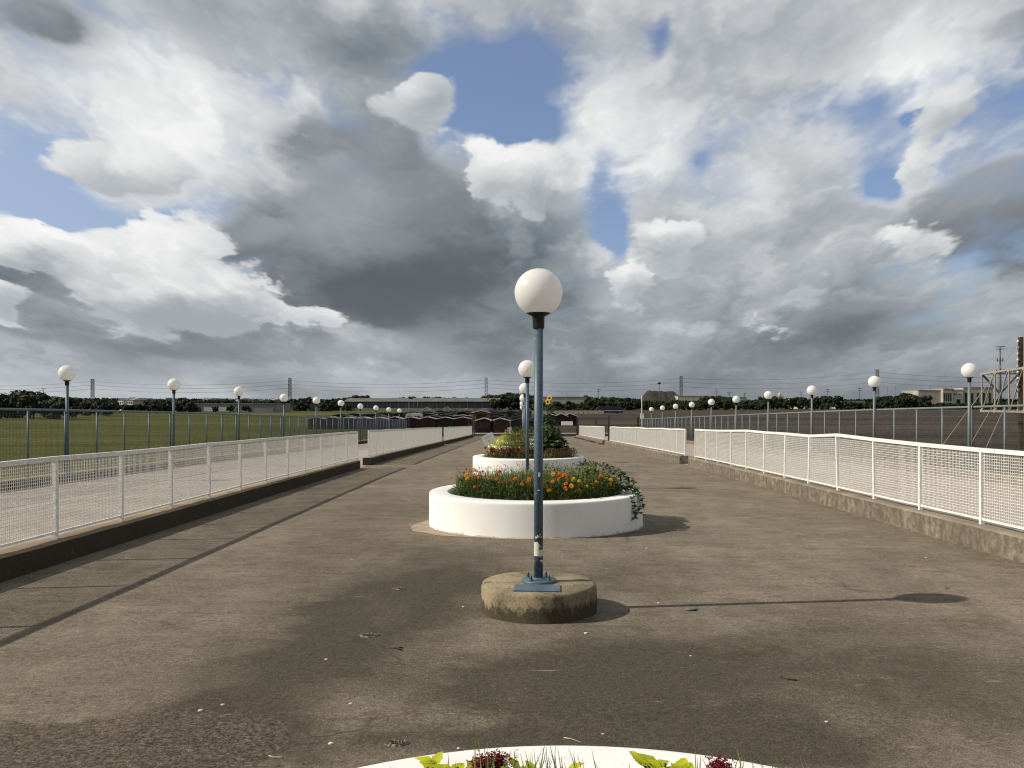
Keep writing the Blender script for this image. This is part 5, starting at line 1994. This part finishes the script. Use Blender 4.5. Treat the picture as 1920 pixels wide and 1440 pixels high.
YP = 1290
pxs = [173.5, 543.5, 911.5, 1277, 1645]
tp = [711, 709, 708, 705, 693]
plb = ['pylon behind the dense trees of the grass side', 'pylon with splayed feet over the grey warehouse end', 'pylon above the long warehouse', 'pylon rising behind the bare mound', 'tallest pylon, behind the second lot-side lamp']
tops_ = []
for px, p_, lb in zip(pxs, tp, plb):
    q = at(px, p_, YP)
    pylon(q.x, YP, q.z - GZ, lb)
    tops_.append(q.z)
xs_ = [at(p, 0, YP).x for p in [-195] + pxs + [2013, 2381]]
zs_ = [tops_[0] - 2] + tops_ + [tops_[-1] - 4, tops_[-1] - 6]
for lv_, (f, nm) in enumerate(((.97, 'upper'), (.84, 'middle'), (.70, 'lower'))):
    for sy in (-4, 4):
        b = MB()
        pts = []
        for i in range(len(xs_) - 1):
            za, zb_ = [GZ + (z - GZ) * f - 2.2 for z in (zs_[i], zs_[i + 1])]
            for k in range(12):
                u = k / 12
                pts.append((xs_[i] + (xs_[i + 1] - xs_[i]) * u, YP + sy, za + (zb_ - za) * u - 26 * u * (1 - u)))
        b.tube(pts, .085, 4, False)
        tag(b.obj('power_line', mat('wire_grey', (.10, .105, .115), None, 1, .6) if not bpy.data.materials.get('wire_grey') else bpy.data.materials['wire_grey']),
            f'{nm} thin sagging cable of the power line, ' + ('front side' if sy < 0 else 'rear side'), 'cable', 'cables of the power line')
# thin poles along the horizon
G_P = 'thin utility poles along the horizon'
for px, pt, Y, arm, lb in ((81, 728, 420, 1, 'utility pole with a cross-arm over the dense dark trees'), (1061.5, 738, 520, 0, 'thin pole before the beige block'), (1122.5, 729, 700, 1, 'thin mast over the trees between the beige block and the mound'),
                           (1343, 730, 900, 1, 'thin pole left of the closest tree clump past the mound'), (1367, 735, 900, 1, 'second thin pole past the mound'), (1396, 736, 900, 1, 'third thin pole past the mound'),
                           (1502, 734, 800, 1, 'faint pole behind the third lot-side lamp'), (1552, 729, 800, 1, 'lattice-like pole between two lot-side lamps'), (1612, 727, 800, 1, 'pole just before the second lot-side lamp'),
                           (1664, 724, 800, 0, 'slim bare pole past the tallest pylon'), (1679, 723, 800, 0, 'second slim bare pole past the tallest pylon'), (1702, 724, 800, 0, 'slim pole over the round trees'),
                           (1744, 722, 760, 0, 'slim pole over the stepped building\'s roof'), (1760, 721, 760, 0, 'second slim pole over the stepped building\'s roof'), (1773, 722, 760, 0, 'third slim pole over the stepped building\'s roof'),
                           (1784, 722, 760, 0, 'slim pole over the building beside the closest lot-side lamp'), (767, 746, 128, 2, 'tall lot lamp with a dark head among the market huts'), (783.5, 749, 420, 0, 'thin dark pole before the long warehouse')):
    q = at(px, pt, Y)
    t = thing('lot_lamp' if arm == 2 else 'utility_pole', lb, 'lamp' if arm == 2 else 'pole', (q.x, Y, GZ), G_P if arm != 2 else 'lot lamps')
    r = max(.05, Y * .00036)
    b = MB()
    b.tube([(0, 0, 0), (0, 0, q.z - GZ)], [r, r * .7], 8)
    b.obj('pole', M['steel'] if arm != 1 else M['trunk'], t, local=True)
    if arm == 1:
        b = MB()
        H = q.z - GZ
        b.bar((-r * 7, 0, H - r * 2), (r * 7, 0, H - r * 2), r * 1.3, r * 1.3)
        b.bar((-r * 5, 0, H - r * 9), (r * 5, 0, H - r * 9), r * 1.2, r * 1.2)
        b.obj('cross_arm', M['trunk'], t, local=True)
    if arm == 2:
        b = MB()
        H = q.z - GZ
        b.box(-.05, .55, -.16, .16, H - .08, H + .08)
        b.box(.1, .62, -.2, .2, H - .2, H - .085)
        b.obj('lamp_head', M['black'], t, local=True)
# high mast with a round crown of lights
q = at(1236, 718, 820)
t = thing('high_mast', 'tall lighting mast with a small round crown in front of the bare mound', 'lighting mast', (q.x, 820, GZ))
b = MB()
b.tube([(0, 0, 0), (0, 0, q.z - GZ)], [.42, .26], 10)
b.obj('pole', M['steel'], t, local=True)
b = MB()
H = q.z - GZ
b.lathe([(.3, H - 1.2), (1.6, H - 1.0), (1.9, H - .2), (1.2, H + .6), (.2, H + .8)], 16)
b.obj('light_crown', M['black'], t, local=True)
# antenna monopole
q = at(1875, 649, 620)
t = thing('antenna_mast', 'telecom mast with three rings of antennas behind the steel frame', 'antenna mast', (q.x, 620, GZ))
H = q.z - GZ
b = MB()
b.tube([(0, 0, 0), (0, 0, H * .6), (0, 0, H)], [1.35, .85, .5], 12)
b.obj('pole', M['steel'], t, local=True)
for z, r, full in ((H - .4, 3.4, 0), (H - 2.2, 2.8, 0), (H - 10.5, 2.1, 1), (H - 19, 2.6, 2)):
    b = MB()
    n = 12
    pts = [(r * math.cos(2 * PI * k / n), r * math.sin(2 * PI * k / n), z) for k in range(n + 1)]
    b.tube(pts, .16, 5, False)
    for k in range(6):
        a = 2 * PI * k / 6
        b.bar((0, 0, z), (r * math.cos(a), r * math.sin(a), z), .16, .16)
        if full:
            x, y = r * math.cos(a), r * math.sin(a)
            b.box(x - .28, x + .28, y - .2, y + .2, z - (.4 if full == 2 else 1.1), z + 1.6)
    b.obj('antenna_ring', M['steel'], t, local=True)

# ---------------------------------------------------------------- steel box frame at the right edge
YT = 55
rust_m = painted('rusty_cream_steel', (.34, .31, .25), (.20, .12, .07), .6, .7, 1.6)
dark_m = mat('shaded_steel', (.10, .085, .07), (.14, .10, .07), 2, .7)
TA = at(1841, 757, 59.5)
TD = Vector((-.10, -.995, 0)).normalized()          # the frame runs towards the viewer
TS = Vector((TD.y * -1, TD.x, 0))                    # its depth, away to the side
if TS.x < 0:
    TS = -TS
tz1, tz0 = at(0, 701, 59.5).z, at(0, 770.5, 59.5).z
tr = thing('steel_truss', 'weathered cream steel box frame held up beyond the bare-lot fence', 'steel frame', (TA.x, TA.y, GZ))
nb, stp, DEP = 6, 2.0, 2.5
P_ = lambda s, z, k=0.: Vector((TA.x, TA.y, 0)) + TD * s + TS * k + Vector((0, 0, z))
for k, mm in ((0., rust_m), (DEP, rust_m)):
    for z in (tz1, tz0):
        b = MB()
        b.bar(P_(-.12, z, k), P_(nb * stp, z + (.35 if z > 3 else 0), k), .10, .13)
        b.obj('chord', mm, tr)
    for i in range(nb + 1):
        zt = tz1 + .35 * i / nb
        b = MB()
        b.bar(P_(i * stp, tz0 + .085, k), P_(i * stp, zt - .085, k), .085, .085, up=(1, 0, 0))
        b.obj('upright', mm, tr)
        for z in (tz0 + .02, zt - .02):
            b = MB()
            b.bar(P_(i * stp - .15, z, k - .062), P_(i * stp + .15, z, k - .062), .012, .22)
            b.obj('gusset', mm, tr)
        if i < nb:
            b = MB()
            b.bar(P_(i * stp + .2, tz0 + .1, k - .02), P_(i * stp + stp - .12, zt - .02, k - .02), .06, .06)
            b.obj('brace', mm, tr)
for i in range(nb + 1):
    zt = tz1 + .35 * i / nb
    for z in (tz0, zt):
        b = MB()
        b.bar(P_(i * stp, z, .07), P_(i * stp, z, DEP - .07), .09, .09)
        b.obj('cross_tie', dark_m, tr)
    if i % 3 == 0:
        m_ = P_(i * stp, (tz0 + zt) / 2 - .1, DEP / 2)
        for q_ in (P_(i * stp, zt - .1, .08), P_(i * stp, zt - .1, DEP - .08)):
            b = MB()
            b.bar(q_, m_, .11, .11)
            b.obj('end_brace', dark_m, tr)
q = at(1914, 632, YT + 1.2)
cm = thing('steel_column', 'tall rusty brown steel column rising out of the box frame', 'column', (q.x, YT + 1.2, GZ))
b = MB()
b.box(-.11, .11, -.12, -.09, 0, q.z - GZ)
b.box(-.11, .11, .09, .12, 0, q.z - GZ)
b.box(-.03, .03, -.0895, .0895, 0, q.z - GZ)
b.obj('shaft', mat('rusty_brown', (.12, .07, .04), (.07, .045, .03), 2, .8), cm, local=True)
b = MB()
for k in range(9):
    z = q.z - GZ - .3 - k * .42
    b.lathe([(.03, z - .1), (.075, z - .05), (.075, z + .05), (.03, z + .1)], 8, -.2, 0)
    b.bar((-.11, 0, z), (-.2, 0, z), .03, .03)
b.obj('insulators', trim_m, cm, local=True)
zc_ = q.z
for k, (px, py, yy, fz) in enumerate(((1733, 878, 54, 0), (1792, 878, 54, -2.3), (1830, 878, 54, -4.2))):
    g = at(px, py, yy)
    g = Vector((g.x, yy, GZ))
    b = MB()
    b.tube([(q.x - .15, YT + 1.2, zc_ - .4 + fz * .55), tuple(g)], .022, 5, False)
    tag(b.obj('guy_wire', rust_m), ['topmost thin guy wire running down from the rusty column', 'middle thin guy wire of the rusty column', 'lowest thin guy wire of the rusty column'][k], 'guy wire', 'guy wires of the rusty column')


# ---------------------------------------------------------------- trees
tr_ = random.Random(9)


def crown_mesh(seed, n=1500, leaf=.085, flat=1.0):
    r = random.Random(seed)
    b = MB()
    lumps = []
    for k in range(20):
        a = r.uniform(0, 2 * PI)
        q = r.uniform(.05, .40)
        lumps.append((Vector((q * math.cos(a), q * math.sin(a), r.uniform(.14, .84))), r.uniform(.09, .24)))
    lumps.append((Vector((r.uniform(-.08, .08), 0, .84)), .15))
    for k in range(n):
        c, R = r.choice(lumps)
        d = Vector((r.gauss(0, 1), r.gauss(0, 1), r.gauss(0, 1) * .9)).normalized()
        p = c + d * R * r.uniform(.55, 1.05)
        if p.z > 1:
            p.z = 1
        u = Vector((r.gauss(0, 1), r.gauss(0, 1), r.gauss(0, 1))).normalized()
        s = d.cross(u).normalized() * leaf * r.uniform(.4, .9)
        w = s.cross(d).normalized() * leaf * r.uniform(.4, .8)
        b.quad(p - s, p - w, p + s, p + w)
    return b


crowns, trunks = [], []
for k in range(6):
    me = crown_mesh(k).mesh('crown')
    me.materials.append(M['crown'] if k % 3 else M['crown2'])
    crowns.append(me)
    b = MB()
    b.tube([(0, 0, 0), (.01, 0, .3), (-.01, .01, .6)], [.035, .026, .012], 7, False)
    for a in (0, 2.1, 4.2):
        b.tube([(0, 0, .26), (.13 * math.cos(a + k), .13 * math.sin(a + k), .5)], [.018, .007], 5, False)
    mt = b.mesh('trunk')
    mt.materials.append(M['trunk'])
    trunks.append(mt)


def tree(px, ptop, Y, wf, label, group, name='tree'):
    q = at(px, ptop, Y)
    h = q.z - GZ
    k = tr_.randrange(6)
    t = bpy.data.objects.new(name, None)
    C.objects.link(t)
    t.location = (q.x, Y, GZ)
    t.rotation_euler = (0, 0, tr_.uniform(0, 6))
    t.scale = (h * wf, h * wf, h)
    tag(t, label, 'tree', group)
    for nm, me in (('crown', crowns[k]), ('trunk', trunks[k])):
        o = bpy.data.objects.new(nm, me)
        C.objects.link(o)
        o.parent = t


line = [(-20, 738), (0, 738), (25, 737), (32, 741), (48, 742), (53, 731), (70, 732), (76, 740), (95, 739), (106, 742), (128, 744), (145, 744), (166, 747), (186, 745), (212, 746), (216, 758), (274, 758), (278, 747), (292, 749), (300, 747), (325, 746), (346, 745), (357, 747),
        (372, 750), (400, 749), (421, 746), (450, 749), (480, 751), (520, 749), (560, 747), (568, 743), (584, 741), (590, 748), (620, 748), (640, 750), (662, 741), (690, 741), (700, 747), (735, 746), (764, 742), (785, 744), (820, 743),
        (860, 745), (900, 746), (922, 738), (936, 739), (950, 736), (975, 735), (1000, 740), (1012, 744), (1020, 757), (1095, 757), (1105, 744), (1120, 742), (1150, 743), (1198, 747), (1206, 750), (1250, 752), (1262, 747), (1285, 749), (1300, 752), (1318, 743), (1328, 740), (1358, 740),
        (1368, 748), (1400, 748), (1425, 749), (1436, 739), (1450, 740), (1462, 751), (1486, 745), (1506, 741), (1522, 750), (1541, 741), (1560, 743), (1574, 740), (1588, 752), (1618, 754), (1640, 751), (1656, 741), (1688, 739), (1702, 734), (1712, 738), (1722, 742), (1726, 756), (1760, 756),
        (1765, 754), (1820, 756), (1880, 753), (1945, 752)]


def lt(x):
    for (a, ya), (b_, yb) in zip(line, line[1:]):
        if a <= x <= b_:
            return ya + (yb - ya) * (x - a) / (b_ - a)
    return 752


segs = [(130, 'dense dark tree in the close stand beside the grass field', 'trees beside the grass field', (228, 262)), (215, 'dark tree in the row before the first pylon', 'trees before the first pylon', (300, 380)),
        (290, 'low dark shrubby tree in front of the white houses', 'shrubby trees before the white houses', (430, 460)), (360, 'dark tree between the white houses and the grey warehouse', 'trees before the grey warehouse', (380, 440)),
        (520, 'far tree over the roof of the grey warehouse', 'trees behind the grey warehouse', (560, 600)), (640, 'dark tree between the two warehouses', 'trees between the warehouses', (480, 540)),
        (905, 'far tree over the roof of the long warehouse', 'trees behind the long warehouse', (640, 700)), (1015, 'dark tree in the tall clump at the end of the long warehouse', 'trees at the end of the long warehouse', (560, 620)),
        (1100, 'low bush in front of the beige block', 'bushes before the beige block', (500, 540)), (1205, 'dark tree between the beige block and the mound', 'trees left of the mound', (540, 620)),
        (1300, 'dark tree at the foot of the bare mound', 'trees at the foot of the mound', (560, 640)), (1500, 'dark tree in the belt past the mound', 'trees past the mound', (560, 640)),
        (1722, 'dark tree in the belt behind the two closest lot-side lamps', 'trees behind the lot-side lamps', (580, 650)), (2000, 'low bush before the pale stepped building', 'bushes before the stepped building', (600, 650))]
x = -15.
while x < 1945:
    for xe, lb, gr, (ya, yb) in segs:
        if x < xe:
            break
    Y = tr_.uniform(ya, yb)
    tp_ = lt(x) + tr_.uniform(-.8, 2.2)
    hpx = (6680 / Y + VPY) - tp_
    tree(x, tp_, Y, tr_.uniform(.9, 1.25) * (1.25 if hpx < 16 else 1), lb, gr)
    if x < 130:      # the close stand is several trees deep
        tree(x + 6, tp_ + tr_.uniform(6, 22), Y - tr_.uniform(4, 12), tr_.uniform(.9, 1.3), lb, gr)
    elif not (372 < x < 520 or 646 < x < 905 or 215 < x < 290 or 1455 < x < 1640):
        tree(x + 4, tp_ + tr_.uniform(3, 9), Y - 25, tr_.uniform(1.0, 1.4), lb, gr)
    x += max(6.0, hpx * tr_.uniform(.42, .62))
for px, pt, Y, lb in ((1733, 741, 560, 'single round dark tree standing before the stepped building'), (1046, 752, 480, 'round bush before the beige block'), (1067, 751, 480, 'second round bush before the beige block'),
                      (432, 759.5, 410, 'small round tree before the grey warehouse, at its door'), (403, 761, 410, 'small tree before the warehouse\'s white panels'), (460, 760, 410, 'small tree near the end of the grey warehouse'),
                      (651, 757, 420, 'lone small tree at the corner of the long warehouse'), (1100, 741, 620, 'tree topping the beige block')):
    tree(px, pt, Y, 1.15, lb, 'lone trees before the buildings')
# a far wooded band that closes the horizon
b = MB()
wr = random.Random(4)
for k in range(16000):
    Xw = wr.uniform(-1150, 1150)
    Yw = wr.uniform(1340, 1440)
    H = 11 + 5 * mnoise.noise((Xw * .012, 0, 0)) + 2.5 * mnoise.noise((Xw * .05, 3, 0))
    z = GZ + H * wr.random() ** .6
    s = Vector((wr.uniform(1.2, 2.6), wr.uniform(-1, 1), 0))
    u = Vector((wr.uniform(-.6, .6), -.8, wr.uniform(1.2, 2.4)))
    p = Vector((Xw, Yw, z))
    b.quad(p - s, p - u, p + s, p + u)
stuff(b.obj('woods', M['crown']), 'far-off wooded band along the horizon')
# thin weeds under the field's edge and tufts on the grass by the walkway
b = MB()
for k in range(9000):
    y = 18 + 90 * wr.random() ** 1.5
    x = -13.7 - abs(wr.gauss(0, 14))
    h = wr.uniform(.12, .35)
    a = wr.uniform(0, 2 * PI)
    s = Vector((math.cos(a), math.sin(a), 0)) * .03
    p = Vector((x, y, GZ))
    b.tri(p - s, p + s, p + Vector((wr.uniform(-.08, .08), wr.uniform(-.08, .08), h)))
stuff(b.obj('grass_tufts', M['grassb']), 'rough grass tufts at the near edge of the field')
